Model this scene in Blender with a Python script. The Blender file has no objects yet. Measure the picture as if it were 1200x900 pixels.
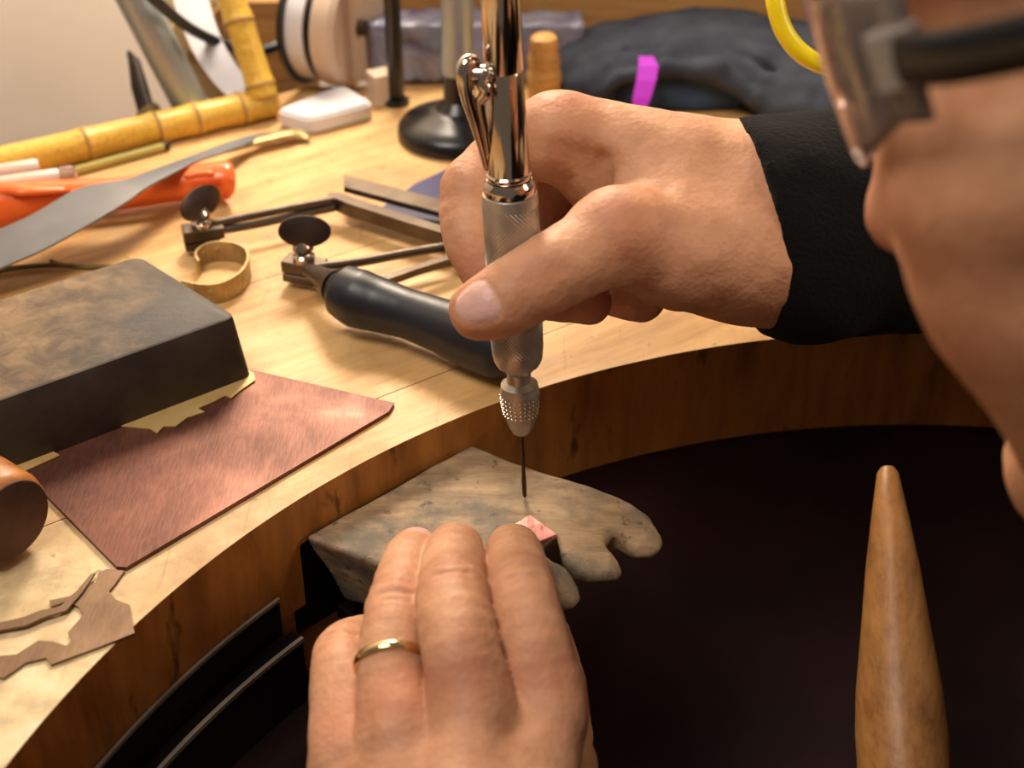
import bpy, bmesh, math, random
import numpy as np
from mathutils import Vector, Matrix
random.seed(3); rng = np.random.default_rng(3)
sc = bpy.context.scene; C = sc.collection
PI = math.pi

# ------------------------------------------------------------------ camera, light, exposure
PITCH = math.radians(34); FPX = 1650.0
CAM = np.array([0, 0, .27]); FW = np.array([0, math.cos(PITCH), -math.sin(PITCH)])
UPV = np.array([0, math.sin(PITCH), math.cos(PITCH)]); RT = np.array([1., 0, 0])
cd = bpy.data.cameras.new('camera'); cam = bpy.data.objects.new('camera', cd); C.objects.link(cam)
cam.location = CAM; cam.rotation_euler = (PI/2-PITCH, 0, 0)
cd.sensor_width = 36; cd.lens = FPX/1200*36; cd.clip_start = .01
cd.dof.use_dof = True; cd.dof.focus_distance = .435; cd.dof.aperture_fstop = 10.5
sc.camera = cam
w = bpy.data.worlds.new('world'); sc.world = w; w.use_nodes = True
w.node_tree.nodes['Background'].inputs[0].default_value = (1.0, .83, .66, 1)
w.node_tree.nodes['Background'].inputs[1].default_value = .16
def area(name, loc, target, size, power, col, shape='DISK'):
    d = bpy.data.lights.new(name, 'AREA'); d.shape = shape; d.size = size; d.energy = power; d.color = col
    o = bpy.data.objects.new(name, d); C.objects.link(o); o.location = loc
    o.rotation_euler = (Vector(target)-Vector(loc)).to_track_quat('-Z', 'Y').to_euler(); return o
ld = bpy.data.lights.new('bench_lamp_light', 'POINT'); ld.energy = 14.8; ld.color = (1.0, .84, .65); ld.shadow_soft_size = .07
lo = bpy.data.objects.new('bench_lamp_light', ld); C.objects.link(lo); lo.location = (-.07, .80, .40)
area('overhead_fill', (-.45, .0, 1.25), (-.1, .5, 0), .6, 13.5, (1.0, .90, .80))  # unseen fill from upper left, added to brighten the wall, face and hands
area('right_fill', (1.3, .15, .75), (-.1, .3, 0), .5, 7.0, (1.0, .84, .68))  # soft fill added on the right to warm the left side of the rim
sc.view_settings.view_transform = 'Standard'; sc.view_settings.look = 'None'
sc.view_settings.gamma = 1; sc.view_settings.use_curve_mapping = False; sc.view_settings.exposure = 0.0

def Wz(x, y, z=0.):      # where the sight line through a photo point meets the level z
    d = FW+RT*(x-600)/FPX+UPV*(450-y)/FPX
    return CAM+d*((z-CAM[2])/d[2])
def Wd(x, y, d):         # ... and at depth d
    return CAM+d*(FW+RT*(x-600)/FPX+UPV*(450-y)/FPX)
def Wy(x, y, Y):
    d = FW+RT*(x-600)/FPX+UPV*(450-y)/FPX
    return CAM+d*(Y/d[1])
def dep(p): return float((np.array(p)-CAM) @ FW)

# ------------------------------------------------------------------ materials
def lin(c):
    return tuple((v/12.92 if v <= .04045 else ((v+.055)/1.055)**2.4) for v in (x/255 for x in c))+(1,)
class NT:
    def __init__(s, name):
        s.m = bpy.data.materials.new(name); s.m.use_nodes = True; s.n = s.m.node_tree.nodes; s.l = s.m.node_tree.links
        s.b = s.n['Principled BSDF']; s.tc = s.n.new('ShaderNodeTexCoord'); s.co = s.tc.outputs['Object']
    def mapping(s, scale=(1,1,1), rot=(0,0,0), loc=(0,0,0)):
        m = s.n.new('ShaderNodeMapping'); m.inputs['Scale'].default_value = scale; m.inputs['Rotation'].default_value = rot
        m.inputs['Location'].default_value = loc
        s.l.new(s.co, m.inputs[0]); return m.outputs[0]
    def noise(s, scale, vec=None, detail=4, rough=.55, dist=0.):
        t = s.n.new('ShaderNodeTexNoise'); t.inputs['Scale'].default_value = scale; t.inputs['Detail'].default_value = detail
        t.inputs['Roughness'].default_value = rough; t.inputs['Distortion'].default_value = dist
        s.l.new(vec or s.co, t.inputs['Vector']); return t.outputs['Fac']
    def vor(s, scale, vec=None, feat='F1'):
        t = s.n.new('ShaderNodeTexVoronoi'); t.feature = feat; t.inputs['Scale'].default_value = scale
        s.l.new(vec or s.co, t.inputs['Vector']); return t.outputs['Distance']
    def ramp(s, fac, stops):
        r = s.n.new('ShaderNodeValToRGB'); e = r.color_ramp.elements
        while len(e) < len(stops): e.new(.5)
        for k, (p, c) in enumerate(stops): e[k].position = p; e[k].color = c if len(c) == 4 else lin(c)
        s.l.new(fac, r.inputs[0]); return r.outputs[0]
    def mix(s, fac, a, b, mode='MIX'):
        m = s.n.new('ShaderNodeMix'); m.data_type = 'RGBA'; m.blend_type = mode
        for sock, v in ((m.inputs[0], fac), (m.inputs[6], a), (m.inputs[7], b)):
            if isinstance(v, (int, float)): sock.default_value = v
            elif isinstance(v, tuple): sock.default_value = v if len(v) == 4 else lin(v)
            else: s.l.new(v, sock)
        return m.outputs[2]
    def bump(s, h, strength=.3, dist=.001, prev=None):
        b = s.n.new('ShaderNodeBump'); b.inputs['Strength'].default_value = strength; b.inputs['Distance'].default_value = dist
        s.l.new(h, b.inputs['Height'])
        if prev: s.l.new(prev, b.inputs['Normal'])
        s.l.new(b.outputs[0], s.b.inputs['Normal']); return b.outputs[0]
    def col(s, v):
        if isinstance(v, tuple): s.b.inputs['Base Color'].default_value = v if len(v) == 4 else lin(v)
        else: s.l.new(v, s.b.inputs['Base Color'])
    def set(s, **k):
        for a, v in k.items():
            i = s.b.inputs[a.replace('_', ' ')]
            if isinstance(v, (int, float, tuple)): i.default_value = v
            else: s.l.new(v, i)
def plain(name, c1, c2=None, rough=.5, metal=0., scale=40, bump=.0, bscale=None, bdist=.0005, **kw):
    t = NT(name); c2 = c2 or tuple(int(x*.82) for x in c1)
    t.col(t.ramp(t.noise(scale), [(.35, c2), (.68, c1)]))
    t.set(Roughness=rough, Metallic=metal, **kw)
    if bump: t.bump(t.noise(bscale or scale*4), bump, bdist)
    return t.m
GA = math.atan2(.58, .81)
def wood(name, light, mid, dark, ang=0., rough=.5, ring=14, fine=True, spec=.35, axis='xy'):
    t = NT(name)
    sc_ = (3, 40, 40) if axis == 'xy' else (40, 3, 3)
    m0 = t.n.new('ShaderNodeMapping'); m0.inputs['Rotation'].default_value = (0, 0, -ang); t.l.new(t.co, m0.inputs[0])
    m1 = t.n.new('ShaderNodeMapping'); m1.inputs['Scale'].default_value = sc_; t.l.new(m0.outputs[0], m1.inputs[0])
    g = t.noise(ring*.16, m1.outputs[0], 5, .6, .6); f = t.noise(ring*1.1, m1.outputs[0], 3, .7)
    base = t.ramp(g, [(.30, dark), (.46, mid), (.66, light)])
    c = t.mix(.35, base, t.ramp(f, [(.35, dark), (.6, light)]))
    blot = t.noise(9, None, 5, .6)
    c = t.mix(t.ramp(blot, [(.45, (0,0,0,1)), (.75, (.55,.55,.55,1))]), c, mid, 'MULTIPLY') if False else c
    t.col(c); t.set(Roughness=rough); t.b.inputs['Specular IOR Level'].default_value = spec
    t.bump(f, .18, .0004); return t.m

def bench_wood():
    t = NT('bench wood')
    m0 = t.n.new('ShaderNodeMapping'); m0.inputs['Rotation'].default_value = (0, 0, -GA); t.l.new(t.co, m0.inputs[0])
    m1 = t.n.new('ShaderNodeMapping'); m1.inputs['Scale'].default_value = (2.2, 22, 22); t.l.new(m0.outputs[0], m1.inputs[0])
    g = t.noise(2.2, m1.outputs[0], 6, .6, .5); f = t.noise(14, m1.outputs[0], 3, .7)
    base = t.ramp(g, [(.28, (158,108,54)), (.42, (196,148,86)), (.52, (212,168,106)), (.68, (222,182,122))])
    c = t.mix(.3, base, t.ramp(f, [(.35, (168,116,66)), (.62, (214,174,120))]))
    # worn, bleached patches along the working edge at the front left
    sep = t.n.new('ShaderNodeVectorMath'); sep.operation = 'DISTANCE'; t.l.new(t.co, sep.inputs[0]); sep.inputs[1].default_value = (-.325, -.225, .9)
    ad = t.n.new('ShaderNodeMath'); ad.operation = 'MULTIPLY_ADD'; t.l.new(t.noise(26, None, 5, .6), ad.inputs[0]); ad.inputs[1].default_value = -.16; t.l.new(sep.outputs['Value'], ad.inputs[2])
    wear = t.ramp(ad.outputs[0], [(.0, (.85,.85,.85,1)), (.10, (0,0,0,1))])
    worn = t.ramp(t.noise(70, None, 5, .6), [(.35, (172,158,128)), (.5, (222,202,160)), (.68, (232,218,186))])
    c = t.mix(wear, c, worn)
    st = t.noise(16, t.mapping((1,1,1), (0,0,0), (3.1,.7,0)), 6, .65)
    c = t.mix(t.ramp(st, [(.50, (0,0,0,1)), (.68, (.6,.6,.6,1))]), c, (156,116,72))
    c = t.mix(t.ramp(t.noise(48, t.mapping((1,1,1), (0,0,0), (1.7,2.2,0)), 5, .6), [(.52, (0,0,0,1)), (.66, (.38,.38,.38,1))]), c, (178,158,112))
    scr = t.noise(7, t.mapping((60, 4, 4), (0, 0, .5)), 4, .75)
    c = t.mix(t.ramp(scr, [(.60, (0,0,0,1)), (.70, (.30,.30,.30,1))]), c, (120,84,46))
    sp = t.noise(150, None, 3, .6)
    c = t.mix(t.ramp(sp, [(.66, (0,0,0,1)), (.73, (.6,.6,.6,1))]), c, (110,78,44))
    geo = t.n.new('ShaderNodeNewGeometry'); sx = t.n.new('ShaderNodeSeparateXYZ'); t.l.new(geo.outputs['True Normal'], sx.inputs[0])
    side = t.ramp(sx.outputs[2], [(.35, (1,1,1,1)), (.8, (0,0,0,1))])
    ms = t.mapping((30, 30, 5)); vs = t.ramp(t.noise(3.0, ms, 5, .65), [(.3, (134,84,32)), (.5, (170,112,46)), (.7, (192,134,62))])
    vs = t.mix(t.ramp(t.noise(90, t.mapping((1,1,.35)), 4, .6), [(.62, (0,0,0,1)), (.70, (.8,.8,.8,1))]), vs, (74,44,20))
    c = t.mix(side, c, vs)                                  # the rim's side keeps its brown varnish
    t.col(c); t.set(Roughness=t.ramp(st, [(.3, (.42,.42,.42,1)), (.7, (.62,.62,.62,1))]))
    n = t.bump(f, .15, .0005); t.bump(sp, .25, .0008, n); return t.m
def skin_mat():
    t = NT('skin')
    a = t.n.new('ShaderNodeVertexColor'); a.layer_name = 'tone'
    sep = t.n.new('ShaderNodeSeparateColor'); t.l.new(a.outputs[0], sep.inputs[0])
    base = t.ramp(t.noise(60, None, 5, .6), [(.35, (176,126,94)), (.65, (200,152,118))])
    c = t.mix(sep.outputs[0], base, (178,108,80))          # redder skin over the knuckles and tips
    c = t.mix(sep.outputs[1], c, (206,164,152))            # nails
    t.col(c); t.set(Roughness=.48)
    t.b.inputs['Subsurface Weight'].default_value = .12; t.b.inputs['Subsurface Radius'].default_value = (.006, .002, .001)
    t.b.inputs['Subsurface Scale'].default_value = .6
    rr = t.n.new('ShaderNodeMath'); rr.operation = 'MULTIPLY_ADD'; t.l.new(sep.outputs[1], rr.inputs[0]); rr.inputs[1].default_value = -.2; rr.inputs[2].default_value = .56; t.b.inputs['Specular IOR Level'].default_value = .35
    t.l.new(rr.outputs[0], t.b.inputs['Roughness'])
    n = t.bump(t.vor(560), .35, .0004); n = t.bump(t.noise(420, None, 4, .7), .35, .0005, n); t.bump(t.noise(110, t.mapping((1,1,.6)), 5, .6, .8), .22, .0007, n)
    return t.m
def pin_mat():
    t = NT('worn pin wood')
    m1 = t.mapping((6, 30, 30), (0, 0, .95))
    g = t.noise(5, m1, 6, .65, .3)
    c = t.ramp(g, [(.3, (112,88,62)), (.5, (150,124,92)), (.7, (174,150,116))])
    c = t.mix(t.ramp(t.noise(38, None, 6, .65), [(.45, (0,0,0,1)), (.62, (.85,.85,.85,1))]), c, (84,79,70))
    c = t.mix(t.ramp(t.noise(190, None, 4, .6), [(.62, (0,0,0,1)), (.70, (.8,.8,.8,1))]), c, (64,52,40))
    t.col(c); t.set(Roughness=.7); n = t.bump(g, .35, .001); t.bump(t.noise(260, None, 5, .7), .4, .0008, n); return t.m
M = {}
M['bench'] = bench_wood(); M['skin'] = skin_mat(); M['pin'] = pin_mat()
M['board'] = wood('back board wood', (190,142,86), (168,120,68), (134,92,50), 0, .55, 10)
M['tan'] = plain('tan card', (222,200,150), (206,182,130), .8, scale=12)
M['plaster'] = plain('plaster wall', (226,212,198), (214,200,186), .9, scale=6, bump=.1, bscale=90)
M['floor'] = plain('floor', (92,78,66), (74,62,52), .7, scale=8)
M['leather'] = plain('leather apron', (60,20,17), (34,12,11), .8, scale=14, bump=.3, bscale=220)
M['iron'] = plain('dark iron', (34,30,30), (20,18,18), .42, .6, scale=40, bump=.15)
M['rail'] = plain('rail edge', (150,136,120), (120,108,96), .5, .1)
M['steel'] = plain('brushed steel', (190,182,170), (160,152,140), .40, .75, scale=60, bump=.08, bscale=400)
M['darksteel'] = plain('dark steel', (104,92,80), (78,68,60), .4, .85, scale=60, bump=.1, bscale=300)
M['wing'] = plain('browned steel', (78,64,56), (58,48,44), .42, .7, scale=80, bump=.1, bscale=300)
M['chrome'] = plain('chrome', (200,186,172), (190,176,162), .12, 1., scale=20)
M['bit'] = plain('drill bit steel', (92,76,66), (66,54,48), .35, .9, scale=300)
M['handle'] = plain('black handle rubber', (30,32,40), (20,22,28), .42, scale=50, bump=.12, bscale=500)
M['copper'] = None
def copper_mat(name, a, b, c, rough=.42, sc_=30):
    t = NT(name); g = t.noise(sc_, None, 6, .62, .4)
    cc = t.ramp(g, [(.3, a), (.5, b), (.7, c)])
    m1 = t.mapping((30, 3, 3), (0, 0, .7)); s = t.noise(60, m1, 3, .6)
    cc = t.mix(.25, cc, t.ramp(s, [(.4, a), (.62, c)]))
    t.col(cc); t.set(Metallic=.55, Roughness=t.ramp(g, [(.3, (rough+.12,)*3+(1,)), (.7, (rough-.04,)*3+(1,))])); t.bump(s, .1, .0003); return t.m
M['copper'] = copper_mat('oxidised copper', (78,46,37), (102,62,50), (136,90,74))
M['pinkcopper'] = copper_mat('bright copper', (110,60,56), (176,108,102), (206,146,138), .35, 260)
M['brass'] = copper_mat('dull brass', (128,104,66), (166,140,92), (196,172,122), .38, 60)
M['scrap'] = copper_mat('scrap metal', (104,80,60), (124,98,74), (140,114,90), .45, 50)
M['cream'] = plain('thin brass offcut', (208,176,118), (188,154,96), .5, .35, scale=60)
def block_mat():
    t = NT('worn block'); g = t.noise(24, None, 7, .66, 1.2)
    c = t.ramp(t.noise(60, None, 6, .6), [(.35, (44,40,38)), (.65, (66,58,52))])
    d = t.n.new('ShaderNodeVectorMath'); d.operation = 'DISTANCE'; t.l.new(t.co, d.inputs[0]); d.inputs[1].default_value = (-.07, .0, .02)
    ad = t.n.new('ShaderNodeMath'); ad.operation = 'MULTIPLY_ADD'; t.l.new(g, ad.inputs[0]); ad.inputs[1].default_value = -.13; t.l.new(d.outputs['Value'], ad.inputs[2])
    geo = t.n.new('ShaderNodeNewGeometry'); sx = t.n.new('ShaderNodeSeparateXYZ'); t.l.new(geo.outputs['True Normal'], sx.inputs[0])
    up = t.ramp(sx.outputs[2], [(.7, (0,0,0,1)), (.9, (1,1,1,1))])
    wear = t.ramp(ad.outputs[0], [(-.0, (.85,.85,.85,1)), (.055, (0,0,0,1))])
    wear = t.mix(1., wear, up, 'MULTIPLY')
    c = t.mix(wear, c, t.ramp(t.noise(110, None, 6, .6, .6), [(.35, (92,74,56)), (.62, (150,122,88))]))
    t.col(c); t.set(Roughness=.58); t.b.inputs['Specular IOR Level'].default_value = .45
    t.bump(t.noise(120, None, 6, .7, .4), .4, .0009); return t.m
M['block'] = block_mat()
def bamboo_mat():
    t = NT('bamboo'); g = t.noise(20, t.mapping((2, 60, 60)), 4, .6)
    t.col(t.ramp(g, [(.3, (180,132,38)), (.5, (208,168,62)), (.72, (222,190,88))])); t.set(Roughness=.38); t.bump(g, .2, .0006); return t.m
M['bamboo'] = bamboo_mat()
M['node'] = plain('bamboo node', (172,132,72), (140,100,50), .55, scale=80)
M['twig'] = plain('twig', (112,92,44), (80,64,34), .6, scale=120)
M['greenstick'] = plain('green stick', (176,164,80), (150,140,66), .5)
M['orange'] = plain('orange plastic', (232,108,44), (222,94,36), .28, scale=12)
M['white'] = plain('white plastic', (216,214,216), (200,198,202), .35, scale=10)
M['pinkwhite'] = plain('milky plastic', (206,184,168), (192,168,152), .32, scale=14)
M['greyblade'] = plain('grey blade', (122,126,132), (104,108,114), .36, .55, scale=22, bump=.05)
M['tube'] = plain('satin metal tube', (168,178,178), (150,158,160), .34, .45, scale=10)
M['black'] = plain('black plastic', (20,20,22), (14,14,16), .3, scale=20)
M['cable'] = plain('black cable', (30,32,44), (22,24,34), .45)
M['navy'] = plain('navy card', (42,40,96), (32,32,78), .5, scale=20)
M['reelpaper'] = plain('reel disc', (206,184,164), (186,162,140), .6, scale=12)
M['pegwood'] = wood('peg wood', (204,160,94), (186,138,74), (150,104,52), .4, .6, 8)
M['palewood'] = wood('pale turned wood', (172,122,70), (150,102,54), (108,70,36), 1.4, .42, 8)
M['malletwood'] = wood('mallet wood', (186,120,60), (156,92,42), (104,58,28), .7, .4, 10)
M['endgrain'] = plain('end grain', (96,62,42), (58,36,26), .7, scale=60, bump=.4, bscale=160)
M['hinge'] = plain('clear grey hinge', (150,140,132), (134,124,116), .15)
M['purple'] = plain('purple ribbon', (182,40,204), (166,32,190), .5, scale=10)
M['yellow'] = plain('yellow tube', (236,214,16), (226,200,10), .3, scale=10)
def cloth(name, a, b, s=260, bs=.5, rough=.9, bd=.0012):
    t = NT(name); t.col(t.ramp(t.noise(30, None, 5, .6), [(.35, b), (.65, a)])); t.set(Roughness=rough)
    t.b.inputs['Sheen Weight'].default_value = .03; t.b.inputs['Specular IOR Level'].default_value = .15
    t.bump(t.noise(s, None, 4, .7), bs, bd); return t.m
M['jacket'] = cloth('black fleece', (13,12,12), (8,8,8), 700, .8, .95, .0016)
M['trousers'] = cloth('taupe trousers', (74,64,54), (58,50,42))
M['bag'] = cloth('charcoal cloth', (62,66,76), (40,44,54), 420, .35)
M['baglining'] = cloth('navy lining', (62,82,110), (38,50,70), 300, .3)
M['hair'] = cloth('dark hair', (36,28,24), (22,17,15), 300, .6, .6)
M['gold'] = plain('gold ring', (232,206,160), (220,190,140), .16, 1.)
M['eye'] = plain('eye white', (214,200,190), (200,184,172), .2)
def bluepack():
    t = NT('blue wrap'); g = t.noise(26, None, 5, .65, 1.)
    t.col(t.ramp(g, [(.3, (64,72,110)), (.45, (118,118,138)), (.7, (152,150,162))])); t.set(Roughness=.22); t.bump(g, .6, .003); return t.m
M['wrap'] = bluepack()
def lens_mat(name, tint, glossfac):
    t = NT(name); o = t.n['Material Output']
    tr = t.n.new('ShaderNodeBsdfTransparent'); tr.inputs[0].default_value = tint
    gl = t.n.new('ShaderNodeBsdfGlossy'); gl.inputs['Roughness'].default_value = .06; gl.inputs[0].default_value = (1,.95,.92,1)
    df = t.n.new('ShaderNodeBsdfDiffuse'); df.inputs[0].default_value = (.75,.66,.62,1)
    fr = t.n.new('ShaderNodeLayerWeight'); fr.inputs[0].default_value = glossfac
    m = t.n.new('ShaderNodeMixShader'); m2 = t.n.new('ShaderNodeMixShader'); m2.inputs[0].default_value = .17
    t.l.new(fr.outputs['Fresnel'], m.inputs[0]); t.l.new(tr.outputs[0], m2.inputs[1]); t.l.new(df.outputs[0], m2.inputs[2])
    t.l.new(m2.outputs[0], m.inputs[1]); t.l.new(gl.outputs[0], m.inputs[2]); t.l.new(m.outputs[0], o.inputs[0]); return t.m
M['lens'] = lens_mat('clear lens', (.97,.96,.95,1), .28)
M['clear'] = lens_mat('clear plastic', (.9,.88,.86,1), .4)

# ------------------------------------------------------------------ object helpers
def thing(name, label, cat, loc=(0,0,0), rz=0., group=None):
    o = bpy.data.objects.new(name, None); C.objects.link(o); o.location = loc; o.rotation_euler = (0,0,rz)
    o.empty_display_size = .01; o['label'] = label; o['category'] = cat
    if group: o['group'] = group
    return o
def root_loc(p):
    l = Vector((0,0,0))
    while p is not None: l += p.location; p = p.parent
    return l
def link(name, bm, mat, parent=None, smooth=True, label=None, kind=None, origin=None):
    """bm is in world space; the object keeps its origin at the parent (or at origin)"""
    if not isinstance(bm, bpy.types.Mesh):
        me = bpy.data.meshes.new(name); bmesh.ops.recalc_face_normals(bm, faces=bm.faces); bm.to_mesh(me); bm.free()
    else: me = bm
    mats = mat if isinstance(mat, list) else [mat]
    for m in mats: me.materials.append(m)
    o = bpy.data.objects.new(name, me); C.objects.link(o)
    off = root_loc(parent)
    if origin is not None:
        o.location = Vector(origin)-off; off = Vector(origin)
    me.transform(Matrix.Translation(-off))
    if parent is not None: o.parent = parent
    me.polygons.foreach_set('use_smooth', [bool(smooth)]*len(me.polygons))
    if smooth and smooth != 'all':
        try: me.set_sharp_from_angle(angle=math.radians(38))
        except Exception: pass
    if label: o['label'] = label
    if kind: o['kind'] = kind
    return o
def V(p): return Vector([float(x) for x in p])
def box(bm, c, size, rot=None, bev=0., taper=None):
    r = bmesh.ops.create_cube(bm, size=1)
    vs = r['verts']; rot = rot or Matrix.Identity(3)
    for v in vs:
        k = (taper if (taper and v.co.z < 0) else 1)
        v.co = Vector((v.co.x*size[0]*k, v.co.y*size[1]*k, v.co.z*size[2]))
    if bev:
        es = list({e for v in vs for e in v.link_edges})
        g = bmesh.ops.bevel(bm, geom=es, offset=bev, segments=3, affect='EDGES', profile=.6)
        vs = list({v for f in g['faces'] for v in f.verts} | {v for v in vs if v.is_valid})
        vs = list(flood(vs[0]))
    for v in vs: v.co = rot @ v.co + V(c)
    return vs
def flood(v0):
    seen = {v0}; st = [v0]
    while st:
        v = st.pop()
        for e in v.link_edges:
            o = e.other_vert(v)
            if o not in seen: seen.add(o); st.append(o)
    return seen
def prism(bm, pts, z0, z1, bev=0.):
    """extruded outline; pts are xy pairs, z0/z1 numbers or per-point lists"""
    n = len(pts); za = z0 if hasattr(z0, '__len__') else [z0]*n; zb = z1 if hasattr(z1, '__len__') else [z1]*n
    b = [bm.verts.new((p[0], p[1], za[i])) for i, p in enumerate(pts)]; t = [bm.verts.new((p[0], p[1], zb[i])) for i, p in enumerate(pts)]
    fb = bm.faces.new(b[::-1]); ft = bm.faces.new(t)
    for i in range(n): bm.faces.new((b[i], b[(i+1) % n], t[(i+1) % n], t[i]))
    bm.normal_update()
    if bev: bmesh.ops.bevel(bm, geom=list(ft.edges)+list(fb.edges), offset=bev, segments=2, affect='EDGES')
    else: bmesh.ops.triangulate(bm, faces=[fb, ft])
def catmull(P, n=8):
    P = np.array(P, float); P = np.vstack([2*P[0]-P[1], P, 2*P[-1]-P[-2]]); out = []
    for i in range(1, len(P)-2):
        for k in range(n):
            t = k/n; a, b, c, d = P[i-1], P[i], P[i+1], P[i+2]
            out.append(.5*((2*b)+(-a+c)*t+(2*a-5*b+4*c-d)*t*t+(-a+3*b-3*c+d)*t**3))
    out.append(P[-2]); return np.array(out)
def tube(bm, path, rad, seg=16, caps=True, flat=None, up=(0,0,1), squeeze=None):
    """sweep: rad scalar or per point; flat=(w,h) multipliers across / along up"""
    path = np.array(path, float); n = len(path); rad = np.broadcast_to(np.array(rad, float), (n,))
    fw, fh = flat or (1, 1); rings = []; prev = None
    for i in range(n):
        t = path[min(i+1, n-1)]-path[max(i-1, 0)]; t /= np.linalg.norm(t)+1e-12
        u = np.array(up, float) if prev is None else prev
        s = np.cross(t, u)
        if np.linalg.norm(s) < 1e-6: s = np.cross(t, (1, 0, .1))
        s /= np.linalg.norm(s); u = np.cross(s, t)
        if prev is not None or flat is None: prev = u
        if flat is not None: prev = None
        rings.append([bm.verts.new(path[i]+rad[i]*(fw*math.cos(a)*s+fh*math.sin(a)*u)) for a in (2*PI*k/seg+PI/seg for k in range(seg))])
    for i in range(n-1):
        for k in range(seg): bm.faces.new((rings[i][k], rings[i][(k+1) % seg], rings[i+1][(k+1) % seg], rings[i+1][k]))
    if caps: bm.faces.new(rings[0][::-1]); bm.faces.new(rings[-1])
def bar(bm, path, wdt, hgt, up=(0,0,1)):
    r = math.sqrt(2)/2
    tube(bm, path, 1., 4, True, (wdt*r, hgt*r), up)
def lathe(bm, a, axis, prof, seg=32, caps=True):
    """prof: (t along axis, radius)"""
    a = np.array(a, float); ax = np.array(axis, float); ax /= np.linalg.norm(ax)
    s = np.cross(ax, (0, 1, .01)); s /= np.linalg.norm(s); u = np.cross(s, ax); rings = []
    for t, r in prof:
        rings.append([bm.verts.new(a+ax*t+r*(math.cos(q)*s+math.sin(q)*u)) for q in (2*PI*k/seg for k in range(seg))])
    for i in range(len(rings)-1):
        for k in range(seg): bm.faces.new((rings[i][k], rings[i][(k+1) % seg], rings[i+1][(k+1) % seg], rings[i+1][k]))
    if caps: bm.faces.new(rings[0][::-1]); bm.faces.new(rings[-1])
def disc_plate(bm, c, n, up, w_, h_, th, seg=40, bulge=0.):
    n = np.array(n, float)/np.linalg.norm(n); u = np.array(up, float); u -= n*(u @ n); u /= np.linalg.norm(u); s = np.cross(u, n); c = np.array(c, float)
    rows = []
    for (k, q) in ((.9, -.5), (1, -.32), (1, .32), (.9, .5)):
        rows.append([bm.verts.new(c+n*th*q+k*(w_*math.cos(a)*s+h_*math.sin(a)*u)) for a in (2*PI*i/seg for i in range(seg))])
    for i in range(3):
        for k in range(seg): bm.faces.new((rows[i][k], rows[i][(k+1) % seg], rows[i+1][(k+1) % seg], rows[i+1][k]))
    bm.faces.new(rows[0][::-1]); bm.faces.new(rows[-1])

# ------------------------------------------------------------------ sculpting: distance fields turned into a surface
def smin(a, b, k):
    h = np.clip(.5+.5*(b-a)/k, 0, 1); return b+(a-b)*h-k*h*(1-h)
def cap(P, a, b, ra, rb):
    a = np.array(a, np.float32); ab = np.array(b, np.float32)-a
    h = np.clip(((P-a) @ ab)/max(ab @ ab, 1e-12), 0, 1)
    return np.linalg.norm(P-a-h[:, None]*ab, axis=1)-(ra+(rb-ra)*h)
def ell(P, c, r, R=None):
    q = P-np.array(c, np.float32)
    if R is not None: q = q @ np.array(R, np.float32)
    r = np.array(r, np.float32); k0 = np.linalg.norm(q/r, axis=1); k1 = np.linalg.norm(q/(r*r), axis=1)
    return k0*(k0-1)/np.maximum(k1, 1e-9)
def chain(P, pts, rs, k=.004):
    d = None
    for i in range(len(pts)-1):
        c = cap(P, pts[i], pts[i+1], rs[i], rs[i+1]); d = c if d is None else smin(d, c, k)
    return d
def limb(P, pts, rs, n=4):
    # one smooth tapering limb along a curve through the joints
    q = catmull(np.hstack([np.array(pts), np.array(rs)[:, None]]), n); d = None
    for i in range(len(q)-1):
        c = cap(P, q[i, :3], q[i+1, :3], q[i, 3], q[i+1, 3]); d = c if d is None else smin(d, c, .0006)
    return d
def polyd(P, poly):
    x = P[:, 0]; y = P[:, 1]; n = len(poly); d = np.full(len(P), 1e9, np.float32); s = np.zeros(len(P), bool)
    for i in range(n):
        a = poly[i]; b = poly[i-1]; e = b-a; wv = np.stack([x-a[0], y-a[1]], 1); h = np.clip((wv @ e)/(e @ e), 0, 1)
        q = wv-h[:, None]*e; d = np.minimum(d, (q*q).sum(1))
        c1 = y >= a[1]; c2 = y < b[1]; c3 = e[0]*wv[:, 1] > e[1]*wv[:, 0]
        s ^= ((c1 & c2 & c3) | (~c1 & ~c2 & ~c3))
    return np.sqrt(d)*np.where(s, -1, 1)
def vnoise(P, scale, seed=0):
    """cheap smooth value noise, -1..1"""
    q = P*scale+seed*17.3; i = np.floor(q).astype(np.int64); f = q-i; f = f*f*(3-2*f); out = 0
    for dx in (0, 1):
        for dy in (0, 1):
            for dz in (0, 1):
                h = (i[:, 0]+dx)*374761393+(i[:, 1]+dy)*668265263+(i[:, 2]+dz)*2147483647+seed*974634777
                h = (h ^ (h >> 13))*1274126177; h = ((h ^ (h >> 16)) & 0xffff)/32767.5-1
                out = out+h*(f[:, 0] if dx else 1-f[:, 0])*(f[:, 1] if dy else 1-f[:, 1])*(f[:, 2] if dz else 1-f[:, 2])
    return out
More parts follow.
